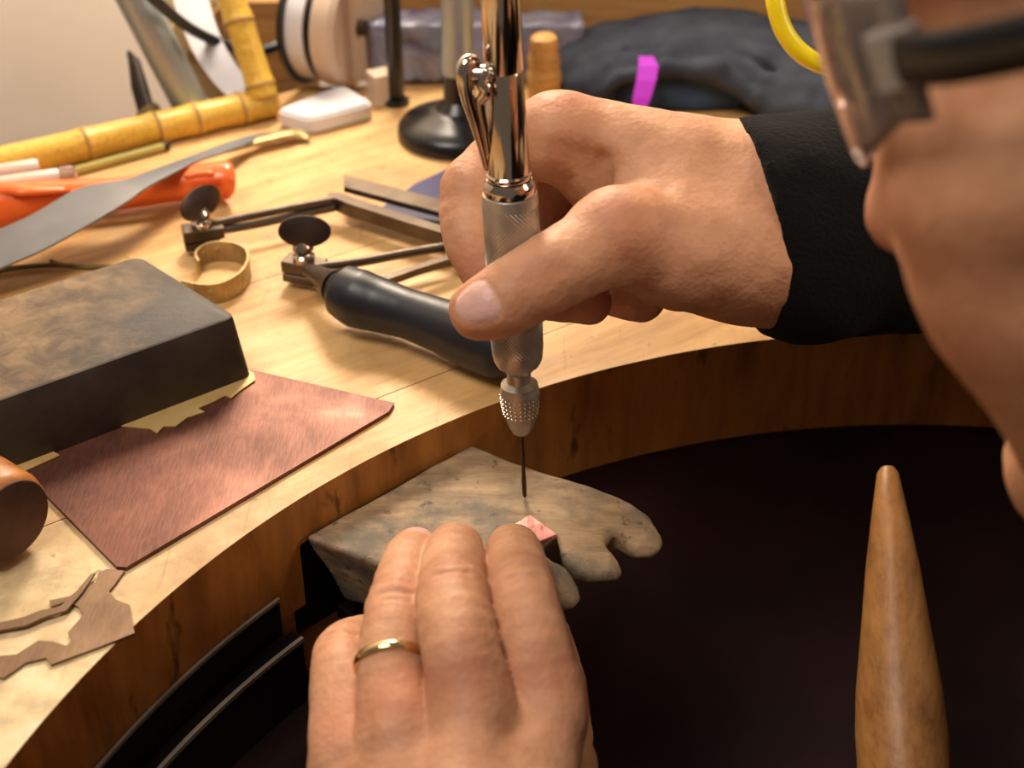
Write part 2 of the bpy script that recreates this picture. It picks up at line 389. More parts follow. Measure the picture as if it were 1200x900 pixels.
def surface(f, lo, hi, h, slack=2.2):
    lo = np.array(lo, float); hi = np.array(hi, float); K = 4
    nb = np.ceil((hi-lo)/(h*K)).astype(int)+1
    ax = [lo[i]+(np.arange(nb[i])+.5)*h*K-h*.5 for i in range(3)]
    G = np.stack(np.meshgrid(*ax, indexing='ij'), -1).reshape(-1, 3).astype(np.float32)
    dc = f(G).reshape(nb); F = np.repeat(np.repeat(np.repeat(dc, K, 0), K, 1), K, 2).astype(np.float32)
    near = np.abs(dc) < h*K*.87*slack
    near = np.repeat(np.repeat(np.repeat(near, K, 0), K, 1), K, 2); idx = np.argwhere(near)
    for s in range(0, len(idx), 400000):
        ii = idx[s:s+400000]; F[ii[:, 0], ii[:, 1], ii[:, 2]] = f((lo+ii*h).astype(np.float32))
    F[0] = F[-1] = 1; F[:, 0] = F[:, -1] = 1; F[:, :, 0] = F[:, :, -1] = 1
    S = F < 0; n = np.array(F.shape)-1
    cnt = sum(S[a:a+n[0], b:b+n[1], c:c+n[2]].astype(np.int8) for a in (0, 1) for b in (0, 1) for c in (0, 1))
    act = (cnt > 0) & (cnt < 8); cells = np.argwhere(act); vid = np.full(act.shape, -1, np.int64); vid[act] = np.arange(len(cells))
    acc = np.zeros((len(cells), 3)); num = np.zeros(len(cells))
    for axn in range(3):
        for o1 in (0, 1):
            for o2 in (0, 1):
                o = [0, 0, 0]; oth = [i for i in range(3) if i != axn]; o[oth[0]] = o1; o[oth[1]] = o2
                A = cells+o; B = A.copy(); B[:, axn] += 1
                fa = F[A[:, 0], A[:, 1], A[:, 2]]; fb = F[B[:, 0], B[:, 1], B[:, 2]]; m = (fa < 0) != (fb < 0)
                t = np.where(m, fa/np.where(m, fa-fb, 1), 0); p = A.astype(float); p[:, axn] += t
                acc += p*m[:, None]; num += m
    verts = lo+acc/num[:, None]*h; quads = []
    for axn in range(3):
        oth = [(axn+1) % 3, (axn+2) % 3]
        sl = [slice(1, -1)]*3; sl0 = list(sl); sl1 = list(sl); sl0[axn] = slice(0, -1); sl1[axn] = slice(1, None)
        a = S[tuple(sl0)]; b = S[tuple(sl1)]; e = np.argwhere(a != b); ins = a[e[:, 0], e[:, 1], e[:, 2]]
        e = e+1; e[:, axn] -= 1
        q = []
        for (u, v) in ((-1, -1), (0, -1), (0, 0), (-1, 0)):
            c = e.copy(); c[:, oth[0]] += u; c[:, oth[1]] += v; q.append(vid[c[:, 0], c[:, 1], c[:, 2]])
        q = np.stack(q, 1); q[~ins] = q[~ins][:, ::-1]; quads.append(q)
    quads = np.vstack(quads); quads = quads[(quads >= 0).all(1)]
    return verts, quads
def np_mesh(name, parts):
    V_, Q_ = [], []; o = 0
    for v, q in parts: V_.append(v); Q_.append(q+o); o += len(v)
    V_ = np.vstack(V_); Q_ = np.vstack(Q_)
    me = bpy.data.meshes.new(name); me.vertices.add(len(V_)); me.vertices.foreach_set('co', V_.astype(np.float32).ravel())
    me.loops.add(Q_.size); me.loops.foreach_set('vertex_index', Q_.astype(np.int32).ravel())
    me.polygons.add(len(Q_)); me.polygons.foreach_set('loop_start', np.arange(0, Q_.size, 4, dtype=np.int32))
    me.update(calc_edges=True); me.validate(); return me

# ================================================================== SETTING
CC = np.array([.151, .147]); CR = .288; TH = .042           # the round cutout the jeweller sits in
SV = np.array([.81, .58])/math.hypot(.81, .58)               # along the bench's left rear edge
def struct(name, bm, m, smooth=False):
    o = link(name, bm, m, None, smooth); o['kind'] = 'structure'; return o
bm = bmesh.new(); box(bm, (.3, .6, -.92), (4, 4, .04)); struct('floor', bm, M['floor'])
Lw = Wz(0, 150, 0)[:2]; 
n_ = np.array([-SV[1], SV[0]])
a0 = np.array([-.23, .575])+n_*.27-SV*.8; a1 = np.array([-.23, .575])+n_*.27+SV*.5
bm = bmesh.new(); prism(bm, [a0, a1, a1+n_*.03, a0+n_*.03], -.9, .9); struct('wall_left', bm, M['plaster'])
bm = bmesh.new(); prism(bm, [a1, (1.6, a1[1]+.02), (1.6, a1[1]+.05), a1+n_*.04], -.9, .9); struct('wall_back', bm, M['plaster'])

# ================================================================== BENCH
bench = thing('jeweller_bench', 'pale wooden workbench with a round cutout, its worn top covered in tools', 'workbench', (CC[0], CC[1]+CR, -.9))
out = []
A0, A1 = math.radians(-32), math.radians(212)
arc = [CC+CR*np.array([math.cos(a), math.sin(a)]) for a in np.linspace(A0, A1, 150)]      # right side round the back to the left
outer = [arc[-1]+np.array([-.02, -.0]), arc[-1]+np.array([-.35, -.25]), np.array([-.75, .20]), np.array([-.23, .575])-SV*.30,
         np.array([-.23, .575])+SV*.158, np.array([.75, .70]), np.array([.75, arc[0][1]]), arc[0]+np.array([.02, 0])]
poly = list(arc)+outer
full = bmesh.new()
b = [full.verts.new((p[0], p[1], -TH)) for p in poly]; t = [full.verts.new((p[0], p[1], 0)) for p in poly]
full.faces.new(b[::-1]); ft = full.faces.new(t)
for i in range(len(poly)): full.faces.new((b[i], b[(i+1) % len(poly)], t[(i+1) % len(poly)], t[i]))
bmesh.ops.bevel(full, geom=list(ft.edges), offset=.0013, segments=2, affect='EDGES')
bmesh.ops.recalc_face_normals(full, faces=full.faces)
nrm = Vector((-SV[1], SV[0], 0)); cuts = [-.6, .06, .155, .245, .345, .44, .9]
for i in range(len(cuts)-1):
    pb = full.copy()
    for (d, sgn) in ((cuts[i]+.0002, -1), (cuts[i+1]-.0002, 1)):
        r = bmesh.ops.bisect_plane(pb, geom=pb.verts[:]+pb.edges[:]+pb.faces[:], plane_co=nrm*d, plane_no=nrm*sgn, clear_outer=True)
        ed = [e for e in r['geom_cut'] if isinstance(e, bmesh.types.BMEdge)]
        try: bmesh.ops.edgeloop_fill(pb, edges=ed)
        except Exception: bmesh.ops.holes_fill(pb, edges=pb.edges[:])
    bmesh.ops.triangulate(pb, faces=[f for f in pb.faces if len(f.verts) > 4])
    left_ = set(pb.verts)
    while left_:
        isl = flood(next(iter(left_))); left_ -= isl; one = pb.copy(); one.verts.ensure_lookup_table(); ids = {v.index for v in isl} if False else None
        keys = {tuple(v.co) for v in isl}
        bmesh.ops.delete(one, geom=[v for v in one.verts if tuple(v.co) not in keys], context='VERTS')
        link('plank', one, M['bench'], bench, False)
full.free()
# raised back board, with a lower piece at its left end
bm = bmesh.new(); box(bm, (-.100, .700, .013), (.07, .014, .042), bev=.001); link('back_board', bm, M['board'], bench, False)
bm = bmesh.new(); box(bm, (.345, .712, .06), (.82, .016, .16), bev=.001); link('back_board', bm, M['board'], bench, False)
bm = bmesh.new()
for (x, y) in ((-.6, .22), (.68, .62), (.68, .05), (-.25, -.0)): box(bm, (x, y, -.47), (.06, .06, .86), bev=.004)
bmesh.ops.delete(bm, geom=[], context='VERTS')
bm.free()
for (x, y) in ((-.6, .22), (.68, .62), (.68, .05), (-.05, .62)):
    bm = bmesh.new(); box(bm, (x, y, -.47), (.06, .06, .856), bev=.004); link('leg', bm, M['board'], bench, False)
# curved rails under the left of the rim
def arcstrip(bm, r0, r1, z0, z1, a0, a1, n=60):
    rows = []
    for a in np.linspace(a0, a1, n):
        c, s = math.cos(a), math.sin(a)
        rows.append([bm.verts.new((CC[0]+r*c, CC[1]+r*s, z)) for r, z in ((r0, z0), (r1, z0), (r1, z1), (r0, z1))])
    for i in range(n-1):
        for k in range(4): bm.faces.new((rows[i][k], rows[i][(k+1) % 4], rows[i+1][(k+1) % 4], rows[i+1][k]))
    bm.faces.new(rows[0]); bm.faces.new(rows[-1][::-1])
pr = Wz(322, 698, -.031)[:2]-CC; ar = math.atan2(pr[1], pr[0])
bm = bmesh.new(); arcstrip(bm, CR-.0008, CR+.002, -.047, -.0315, ar, A1-.1); link('drawer_rail', bm, M['iron'], bench)
bm = bmesh.new(); arcstrip(bm, CR-.0016, CR-.0005, -.0321, -.0308, ar, A1-.1); link('rail_edge', bm, M['rail'], bench, label='thin light metal edge')
bm = bmesh.new(); arcstrip(bm, CR-.006, CR-.001, -.075, -.048, ar-.012, A1-.1); link('drawer_rail', bm, M['iron'], bench)
bm = bmesh.new(); arcstrip(bm, CR-.0068, CR-.0054, -.0486, -.0470, ar-.012, A1-.1); link('rail_edge', bm, M['rail'], bench, label='thin light metal edge')
# leather apron slung under the cutout
bm = bmesh.new(); rings = []
NR, NA = 16, 72
for i in range(NR+1):
    row = []
    for k in range(NA+1):
        a = A0+.1+(A1-A0-.2)*k/NA; r = CR*(1-i/NR)+.01
        z = -.047-.235*math.sqrt(max(0, 1-((r-.01)/CR)**2))**1.3+.004*math.sin(a*9)*math.sin(i*.5)
        row.append(bm.verts.new((CC[0]+r*math.cos(a), CC[1]+r*math.sin(a), z)))
    rings.append(row)
for i in range(NR):
    for k in range(NA):
        m_ = rings[i][k].co
        if math.hypot(m_.x-.29, m_.y-.04) > .19: bm.faces.new((rings[i][k], rings[i][k+1], rings[i+1][k+1], rings[i+1][k]))     # open where the jeweller sits
lb = link('leather_apron', bm, M['leather'], bench, 'all'); md = lb.modifiers.new('s', 'SOLIDIFY'); md.thickness = .002

# bench pin (worn wooden wedge) and its iron bracket
ZP = -.0135
pinpx = [(358,628),(455,574),(553,520),(600,540),(650,556),(700,571),(740,583),(765,596),(784,612),(788,622),(780,632),(765,638),(745,637),(733,631),(721,619),
         (716,627),(728,641),(734,655),(728,666),(705,666),(690,664),(668,656),(656,648),(651,626),(630,636),(648,650),(665,658),(683,672),(687,685),(682,697),(665,703),(654,700),
         (667,704),(681,713),(679,726),(662,735),(640,738),(600,721),(500,683),(453,665)]
pin2 = np.array([Wz(x, y, ZP)[:2] for x, y in pinpx])
pa = pin2[0]; pb_ = pin2[2]; pdir = np.array([-(pb_-pa)[1], (pb_-pa)[0]]); pdir = -pdir/np.linalg.norm(pdir)   # away from the bench
if (pin2[9]-pa) @ pdir < 0: pdir = -pdir
plen = (pin2[9]-pa) @ pdir
smallN = lambda P, s: vnoise(P, s, 1)
def f_pin(P):
    xy = P[:, :2]; u = np.clip(((xy-pa) @ pdir)/plen, 0, 1)
    d2 = polyd(P, pin2)
    zb = ZP-.030+.021*u; side = d2+np.clip(ZP-P[:, 2], 0, .04)*.22
    tip = np.clip((u-.55)/.45, 0, 1)
    top = P[:, 2]-(ZP-.0035*tip**2)
    r = .0010+.004*tip
    a = np.maximum(side+r, 0); bb = np.maximum(np.maximum(top+r, (zb-P[:, 2])+r), 0)
    d = np.minimum(np.maximum(side+r, np.maximum(top+r, zb-P[:, 2]+r)), 0)+np.sqrt(a*a+bb*bb)-r
    return d+.0005*vnoise(P, 160, 1)*(.35+tip)+.0007*vnoise(P, 60, 2)*(.3+tip)+.0006*np.abs(vnoise(P*np.array([1, 1, .3]), 420, 3))*tip
pin = np_mesh('bench_pin', [surface(f_pin, (pin2[:, 0].min()-.006, pin2[:, 1].min()-.006, ZP-.034), (pin2[:, 0].max()+.006, pin2[:, 1].max()+.006, ZP+.004), .0009)])
o = link('bench_pin', pin, M['pin'], None, 'all', origin=(*pin2.mean(0), ZP))
o['label'] = 'grey worn wooden bench pin with notched fingers, wedged into the bench rim'; o['category'] = 'bench pin'
mid = (pa+pb_)/2; rotp = Matrix.Rotation(math.atan2((pb_-pa)[1], (pb_-pa)[0]), 3, 'Z')
bk = thing('pin_bracket', 'black iron bracket holding the wooden bench pin under the rim', 'bracket', (*(mid-pdir*.006), -.10))
bm = bmesh.new(); box(bm, (*(mid-pdir*.0045), -.035), (np.linalg.norm(pb_-pa)+.012, .006, .036), rotp, .001); link('back_plate', bm, M['iron'], bk, False)
bm = bmesh.new(); box(bm, (*(mid+pdir*.012), -.053), (np.linalg.norm(pb_-pa)*.7, .03, .006), rotp, .001); link('shelf_plate', bm, M['iron'], bk, False)
bm = bmesh.new(); box(bm, (*(mid-pdir*.013), -.072), (.115, .022, .058), rotp, .002); link('wooden_block', bm, M['malletwood'], bk, False, 'dark brown wooden mounting block')

# copper piece being drilled
cp = [(604,613),(621,603),(653,626),(629,636)]
bm = bmesh.new(); q = [Wz(x, y, ZP+.0012)[:2] for x, y in cp]
prism(bm, q, ZP-.0002, ZP+.0012, .0002)
o = link('copper_tile', bm, M['pinkcopper'], None, False, origin=(*np.mean(q, 0), ZP)); o['label'] = 'small bright pink copper tile held down on the wooden bench pin'; o['category'] = 'copper tile'

# ================================================================== HANDPIECE
TIP = Wz(615, 583, ZP+.0002); TOP = Wy(586.5, 0, TIP[1]+.006); AX = TOP-TIP
def on_axis(y):
    lo_, hi_ = -.2, 1.6
    for _ in range(50):
        m = (lo_+hi_)/2; p = TIP+AX*m-CAM; yy = 450-FPX*(p @ UPV)/(p @ FW)
        if yy > y: lo_ = m
        else: hi_ = m
    return m
LN = np.linalg.norm(AX)
def pr_(lst):
    out = []
    for y, r in lst:
        m = on_axis(y); out.append((m*LN, r*dep(TIP+AX*m)/FPX))
    return out
hp = thing('handpiece', 'chrome rotary handpiece with knurled grip held upright over the bench pin', 'drill', TIP)
def hpart(name, lst, m, seg=40, label=None): 
    bm = bmesh.new(); lathe(bm, TIP, AX, pr_(lst), seg); return link(name, bm, m, hp, True, label)
hpart('drill_bit', [(583,1.0),(580,2.6),(560,2.9),(557,2.2),(500,2.3)], M['bit'], 16, 'thin dark steel drill bit')
chuck = hpart('chuck', [(508,7),(505,11),(498,15),(488,19),(474,22),(460,23.2),(456,23.2),(453,21.5),(450,21.8),(448,18),(446,14.5),(440,14),(435,14.5),(432,18),(429,20),(424,22)], M['steel'], 40)
# knurled dimples of the chuck
cdm = bmesh.new()
axn = AX/LN; s_ = np.cross(axn, (0, 1, .01)); s_ /= np.linalg.norm(s_); u_ = np.cross(s_, axn)
for j, yy in enumerate((462, 467, 472, 477, 482)):
    tt, rr = pr_([(yy, np.interp(yy, [460, 474, 488], [23.2, 22, 19]))])[0]
    for k in range(24):
        a = 2*PI*k/24
        c = TIP+axn*tt+rr*(math.cos(a)*s_+math.sin(a)*u_)
        bmesh.ops.create_icosphere(cdm, subdivisions=1, radius=.00042, matrix=Matrix.Translation(V(c)))
link('knurling', cdm, M['chrome'], chuck, True)
hpart('grip', [(428,20),(426,25),(420,28.5),(412,30),(402,30),(400,29.4),(396,29.6),(340,31),(300,32),(250,33),(232,33),(226,32),(224,28)], M['steel'], 48, 'knurled satin steel grip')
# diamond knurl ridges in relief round the grip
kb = bmesh.new(); g0, g1 = pr_([(408, 30.1)])[0], pr_([(238, 33.1)])[0]
for sg in (-1, 1):
    for k in range(40):
        pth = []
        for q in np.linspace(0, 1, 50):
            a = 2*PI*k/40+sg*q*5.2; rr = g0[1]+(g1[1]-g0[1])*q
            pth.append(TIP+axn*(g0[0]+(g1[0]-g0[0])*q)+rr*(math.cos(a)*s_+math.sin(a)*u_))
        tube(kb, pth, .00013, 3, False)
link('grip_knurl', kb, M['steel'], hp, True)
hpart('collar', [(226,28),(224,31),(219,31.5),(214,31),(211,28),(209,27)], M['chrome'])
hpart('collar', [(208,26),(206,27),(203,27),(201,25)], M['chrome'])
hpart('barrel', [(205,25),(200,25),(84,22.6),(82,21.4)], M['chrome'], 48)
hpart('barrel', [(83,21.5),(80,23.4),(-30,24),(-60,24),(-64,20)], M['chrome'], 48)
# quick-release lever at the left of the barrel
def hx(x, y, off):     # a point beside the axis
    m = on_axis(y); return Wd(x, y, dep(TIP+AX*m)+off)
bm = bmesh.new(); L = catmull([hx(557,72,-.001), hx(547,77,-.003), hx(545,92,-.004), hx(549,115,-.004), hx(558,145,-.003), hx(566,175,-.001), hx(571,198,.0)], 6)
tube(bm, L, np.interp(np.linspace(0, 1, len(L)), [0, .1, .25, .6, 1], [.0022, .0027, .0026, .0018, .0010]), 12); link('lever', bm, M['chrome'], hp, 'all')
bm = bmesh.new(); L = catmull([hx(572,82,-.004), hx(566,95,-.005), hx(570,108,-.006), hx(563,120,-.005), hx(568,150,-.004), hx(573,185,-.002)], 6)
tube(bm, L, np.interp(np.linspace(0, 1, len(L)), [0, .3, .6, 1], [.0016, .0020, .0013, .0008]), 10); link('lever_spring', bm, M['chrome'], hp, 'all')
bm = bmesh.new()
ctr = hx(566, 88, -.003); lathe(bm, ctr-np.array([.0035, 0, 0]), (1, .0, 0), [(0, .0022), (.001, .0028), (.006, .0028), (.007, .002)], 16); link('lever_pivot', bm, M['chrome'], hp)

# ================================================================== THINGS ON THE BENCH
def px3(lst, z): return np.array([Wz(x, y, z) for x, y in lst])
# --- saw frame (lying flat, thumbscrews standing up)
saw = thing('saw_frame', 'jeweller\'s piercing saw with black rubber handle and two oval thumbscrews', 'saw', Wz(450, 350, 0))
ZS = .013
P = [Wz(388, 334, ZS+.003), Wz(400, 340, ZS+.002), Wz(420, 350, ZS+.001), Wz(446, 358, ZS), Wz(478, 368, ZS), Wz(515, 381, ZS), Wz(550, 394, ZS), Wz(585, 405, ZS), Wz(612, 410, ZS), Wz(620, 411, ZS)]
Lp = catmull(P, 8); rr = np.interp(np.linspace(0, 1, len(Lp)), np.linspace(0, 1, 10), [.0050, .0092, .0104, .0095, .0086, .0092, .0104, .0112, .0085, .003])
bm = bmesh.new(); tube(bm, Lp, rr, 28, True, (1.0, 1.05)); link('handle', bm, M['handle'], saw, 'all', 'curved black rubber handle')
a = Wz(362, 316, .012); bq = Wz(396, 337, ZS+.002)
bm = bmesh.new(); lathe(bm, a, bq-a, [(0, .0028), (.004, .0032), (np.linalg.norm(bq-a)*.55, .0042), (np.linalg.norm(bq-a), .0068)], 24); link('ferrule', bm, M['darksteel'], saw)
def clamp(x, y, yaw, dyaw, wpx, hpx, topy, topx):
    c = Wz(x, y, .009); R = Matrix.Rotation(yaw, 3, 'Z')
    bm = bmesh.new(); box(bm, c, (.016, .0085, .005), R, .0008); o = link('clamp', bm, M['darksteel'], saw, False)
    bm = bmesh.new(); box(bm, c+np.array([-.001, 0, -.0048]), (.014, .0075, .0035), R, .0008); link('clamp_jaw', bm, M['darksteel'], saw, False)
    bm = bmesh.new(); lathe(bm, c+np.array([0, 0, .002]), (0, 0, 1), [(0, .0038), (.0008, .0042), (.0024, .0042), (.003, .0034), (.0036, .0030), (.0052, .0040), (.0066, .0036), (.0085, .002)], 24); t_ = link('thumbscrew', bm, M['chrome'], saw)
    tc = Wd(topx, topy, dep(c)); tc = Wy(topx, topy, c[1]); tc[2] = max(tc[2], .016)
    view = np.array([math.sin(dyaw), -math.cos(dyaw), .25]); s = dep(tc)/FPX
    bm = bmesh.new(); disc_plate(bm, tc, view, (0, .0, 1), wpx*s, hpx*s, .0018); link('wing', bm, M['wing'], t_)
    return c
c1 = clamp(357, 311, -.35, 0, 31, 19, 271, 357)
c2 = clamp(238, 271, .3, 1.05, 33, 18.5, 238, 235)
def flatbar(name, pts, z, wd, h, mat=M['darksteel']):
    bm = bmesh.new(); bar(bm, px3(pts, z), wd, h); return link(name, bm, mat, saw, False)
p_arm = [(248, 268), (300, 258), (352, 247), (392, 240), (405, 240), (420, 245)]
bm = bmesh.new(); pts = px3([(250,262),(300,252),(350,242),(388,235)], .0115); tube(bm, catmull(pts, 4), .0017, 10); link('frame_arm', bm, M['darksteel'], saw)
bm = bmesh.new(); pts = px3([(252,271),(300,263),(350,252),(392,243)], .0085); tube(bm, catmull(pts, 4), .0017, 10); link('frame_arm', bm, M['darksteel'], saw)
bm = bmesh.new(); pts = px3([(384,236),(398,237),(412,243),(440,252),(480,265),(520,277),(556,289)], .0095); bar(bm, pts, .0052, .0060); link('frame_spine', bm, M['darksteel'], saw, False)
bm = bmesh.new(); pts = px3([(366,314),(420,307),(480,296),(530,288),(556,285)], .0105); tube(bm, catmull(pts, 4), .0019, 10); link('frame_arm', bm, M['darksteel'], saw)
bm = bmesh.new(); pts = px3([(418,338),(450,330),(490,316),(530,304),(556,293)], .0080); bar(bm, pts, .0032, .0030); link('frame_arm', bm, M['darksteel'], saw, False)
# --- rubber/steel block
ZB = .026
A_, B_ = Wz(277, 370, ZB)[:2], Wz(0, 468, ZB)[:2]; Cq = Wz(134, 308, ZB)[:2]
e1 = (B_-A_); e1 /= np.linalg.norm(e1); e2 = Cq-A_; e2 -= e1*(e2 @ e1)*.55; L2 = np.linalg.norm(e2); e2 /= L2
cornr = [A_, A_+e1*.125, A_+e1*.125+e2*L2, A_+e2*L2]; cen = np.mean(cornr, 0)
bl = thing('bench_block', 'thick black square block with a scuffed brown top beside the copper sheet', 'block', (*cen, 0))
bm = bmesh.new()
def rrect(cs, off, rad, n=6):
    out = []; cs = [np.array(c) for c in cs]; m = np.mean(cs, 0)
    for i in range(4):
        p, q, r = cs[i-1], cs[i], cs[(i+1) % 4]; u = (p-q)/np.linalg.norm(p-q); v = (r-q)/np.linalg.norm(r-q)
        q = q-(u+v)*off
        for k in range(n+1):
            t = k/n; out.append((q+u*rad)*(1-t)**2+2*(1-t)*t*q+(q+v*rad)*t*t)
    return out
rows = []
for z, o_ in ((0, .0020), (.001, .0024), (ZB-.0016, .0002), (ZB-.0005, -.0001), (ZB, -.0008)):
    rows.append([bm.verts.new((p[0], p[1], z)) for p in rrect(cornr, o_, .0042)])
for i in range(len(rows)-1):
    for k in range(len(rows[0])): bm.faces.new((rows[i][k], rows[i][(k+1) % len(rows[0])], rows[i+1][(k+1) % len(rows[0])], rows[i+1][k]))
bm.faces.new(rows[0][::-1]); bm.faces.new(rows[-1])
link('body', bm, M['block'], bl, True)
# --- sheets
def sheet(name, pts, z0, z1, mat, label, cat, bev=0.0001, grp=None):
    q = px3(pts, (np.mean(z0)+np.mean(z1))/2)
    bm = bmesh.new(); prism(bm, q[:, :2], z0, z1, 0)
    o = link(name, bm, mat, None, False, origin=(*q[:, :2].mean(0), float(np.min(z0)))); o['label'] = label; o['category'] = cat; return o
cz = [.0022, .0008, .0008, .0003, .0006, .0006]
sheet('copper_sheet', [(290,434),(462,474),(456,484),(148,667),(137,666),(18,545)], .0001, [.0016]*6, M['copper'], 'large reddish copper sheet lying between the black block and the bench rim', 'copper sheet')
sheet('brass_offcut', [(136,499),(176,503),(184,508),(192,500),(206,500),(219,490),(240,483),(232,479),(251,471),(264,464),(271,467),(283,457),(299,446),(298,438),(292,434),(270,432),(130,495)], .0018, .0023, M['cream'], 'pale ragged offcut along the foot of the black block, over the copper sheet', 'metal offcut')
sheet('brass_offcut', [(0,548),(60,528),(70,534),(30,552),(4,556)], .0018, .0023, M['cream'], 'thin pale offcut tip at the far left corner of the copper sheet', 'metal offcut')
sheet('scrap_metal', [(-20,790),(-20,772),(20,768),(45,752),(62,753),(78,758),(84,752),(80,742),(98,722),(92,712),(78,706),(60,712),(58,705),(82,700),(96,690),(112,684),(116,672),(126,668),(146,670),(136,684),(128,694),(136,704),(152,710),(154,724),(158,743),(120,758),(60,780),(54,772),(30,778),(4,796)], .0001, .0010, M['scrap'], 'jagged brown metal scrap at the worn rim corner below the copper sheet', 'metal scrap')
sheet('wood_splinter', [(-15,742),(-15,734),(28,724),(48,716),(70,712),(88,696),(106,674),(112,672),(96,696),(78,716),(52,724),(30,734)], .0011, .0018, M['scrap'], 'narrow ragged metal strip lying over the jagged brown scrap', 'metal scrap').name = 'metal_strip'
# --- curled strip with dimples
cs = px3([(216,352),(240,357),(264,354),(284,342),(293,327),(290,314),(276,307),(256,306),(240,310),(232,316),(235,323)], .0)
cs = catmull(cs[:, :3], 8); st = thing('curled_strip', 'curled brass strip with punched dimples beside the black block', 'metal strip', cs.mean(0)*[1, 1, 0])
bm = bmesh.new(); N = len(cs); hh = .0088; rows = []
for i in range(N):
    t_ = cs[min(i+1, N-1)]-cs[max(i-1, 0)]; t_ /= np.linalg.norm(t_); s_2 = np.cross(t_, (0, 0, 1))*.0004
    h_ = hh*(1-.25*max(0, (i/N-.75)*4)); 
    rows.append([bm.verts.new(v) for v in (cs[i]+s_2+[0,0,.0003], cs[i]-s_2+[0,0,.0003], cs[i]-s_2+[0,0,h_], cs[i]+s_2+[0,0,h_])])
for i in range(N-1):
    for k in range(4): bm.faces.new((rows[i][k], rows[i][(k+1) % 4], rows[i+1][(k+1) % 4], rows[i+1][k]))
bm.faces.new(rows[0]); bm.faces.new(rows[-1][::-1]); link('band', bm, M['brass'], st, True)
for f_ in (.14, .32, .46, .70, .80, .9):
    i = int(f_*N); t_ = cs[min(i+1, N-1)]-cs[i-1]; t_ /= np.linalg.norm(t_); nn = np.cross(t_, (0, 0, 1)); sg = 1 if nn[1] < 0 else -1
    bm = bmesh.new(); bmesh.ops.create_uvsphere(bm, u_segments=12, v_segments=8, radius=.0014)
    for v in bm.verts: v.co = V(cs[i]+np.array([0, 0, .005])+nn*(v.co.z*.35+.0003*sg)+t_*v.co.x+np.array([0, 0, v.co.y]))
    link('dimple', bm, M['brass'], st, True)
# --- twig
tw = thing('twig', 'thin dry forked twig behind the black block', 'twig', Wz(70, 312, 0))
bm = bmesh.new(); tube(bm, catmull(px3([(-20,320),(20,314),(60,311),(100,313),(130,312),(155,315)], .0015), 6), np.linspace(.0013, .0006, 31), 8); link('stem', bm, M['twig'], tw, 'all')
bm = bmesh.new(); a = Wz(78, 311, .0015); tube(bm, [a, Wz(66, 308, .0035), Wz(60, 306, .006)], [.0007, .0006, .0009], 8); link('side_shoot', bm, M['twig'], tw, 'all')
# --- round wooden mallet end at the left
ml = thing('wooden_mallet', 'round wooden mallet head with dark chipped end at the copper sheet corner', 'mallet', Wz(-10, 610, 0))
e0 = Wz(18, 611, .0150); ax_ = np.array([-.93, .33, 0.0]); ax_ = np.array([-.83, .30, 0]); ax_ /= np.linalg.norm(ax_)
bm = bmesh.new(); axe = np.array([.80, -.55, 0]); axe /= np.linalg.norm(axe)
lathe(bm, e0-axe*.001, -axe, [(0, .0115), (.0012, .0128), (.004, .0137), (.015, .0142), (.028, .0137), (.031, .0120)], 48); link('head', bm, M['malletwood'], ml)
bm = bmesh.new(); lathe(bm, e0-axe*.0013, axe, [(0, .0122), (.0006, .0120), (.0009, .0105)], 48); link('end_face', bm, M['endgrain'], ml, True, 'dark pitted end grain')
bm = bmesh.new(); lathe(bm, e0-axe*.016, (-.45, -.89, -.05), [(.012, .0050), (.03, .0045), (.12, .0058), (.122, .004)], 20); link('shaft', bm, M['malletwood'], ml)
# --- grey leaf-shaped blade
bpU = [(-40,285),(0,268),(40,250),(88,222),(120,214),(150,209),(186,196),(220,184),(262,168),(300,157),(318,154)]
bpL = [(-40,335),(0,314),(50,292),(105,262),(145,238),(172,219),(202,203),(232,188),(262,178),(300,164),(318,157)]
bz = [.010,.013,.016,.0188,.0202,.0204,.0190,.0165,.0110,.0060,.0040]
UU = catmull([Wz(x, y, z) for (x, y), z in zip(bpU, bz)], 5); LL = catmull([Wz(x, y, z) for (x, y), z in zip(bpL, bz)], 5)
bld = thing('flat_spatula', 'grey leaf-shaped metal blade laid across the orange tool', 'spatula', (*((UU+LL)/2).mean(0)[:2], 0))
bm = bmesh.new(); rows = []
for p, q in zip(UU, LL):
    m = (p+q)/2; rows.append([bm.verts.new(v) for v in (p, m+[0,0,.0004], q, q-[0,0,.0009], m-[0,0,.0008], p-[0,0,.0009])])
for i in range(len(rows)-1):
    for k in range(6): bm.faces.new((rows[i][k], rows[i][(k+1) % 6], rows[i+1][(k+1) % 6], rows[i+1][k]))
bm.faces.new(rows[0]); bm.faces.new(rows[-1][::-1]); link('blade', bm, M['greyblade'], bld, True)
bm = bmesh.new(); tg = catmull([Wz(262,176,.0055), Wz(300,166,.0045), Wz(335,158,.004), Wz(350,158,.003), Wz(363,163,.0022)], 5)
tube(bm, tg, np.interp(np.linspace(0, 1, len(tg)), [0, .5, .8, 1], [.0028, .0045, .0042, .001]), 12, True, (1, .45)); link('tang', bm, M['brass'], bld, 'all', 'brown worn tang')
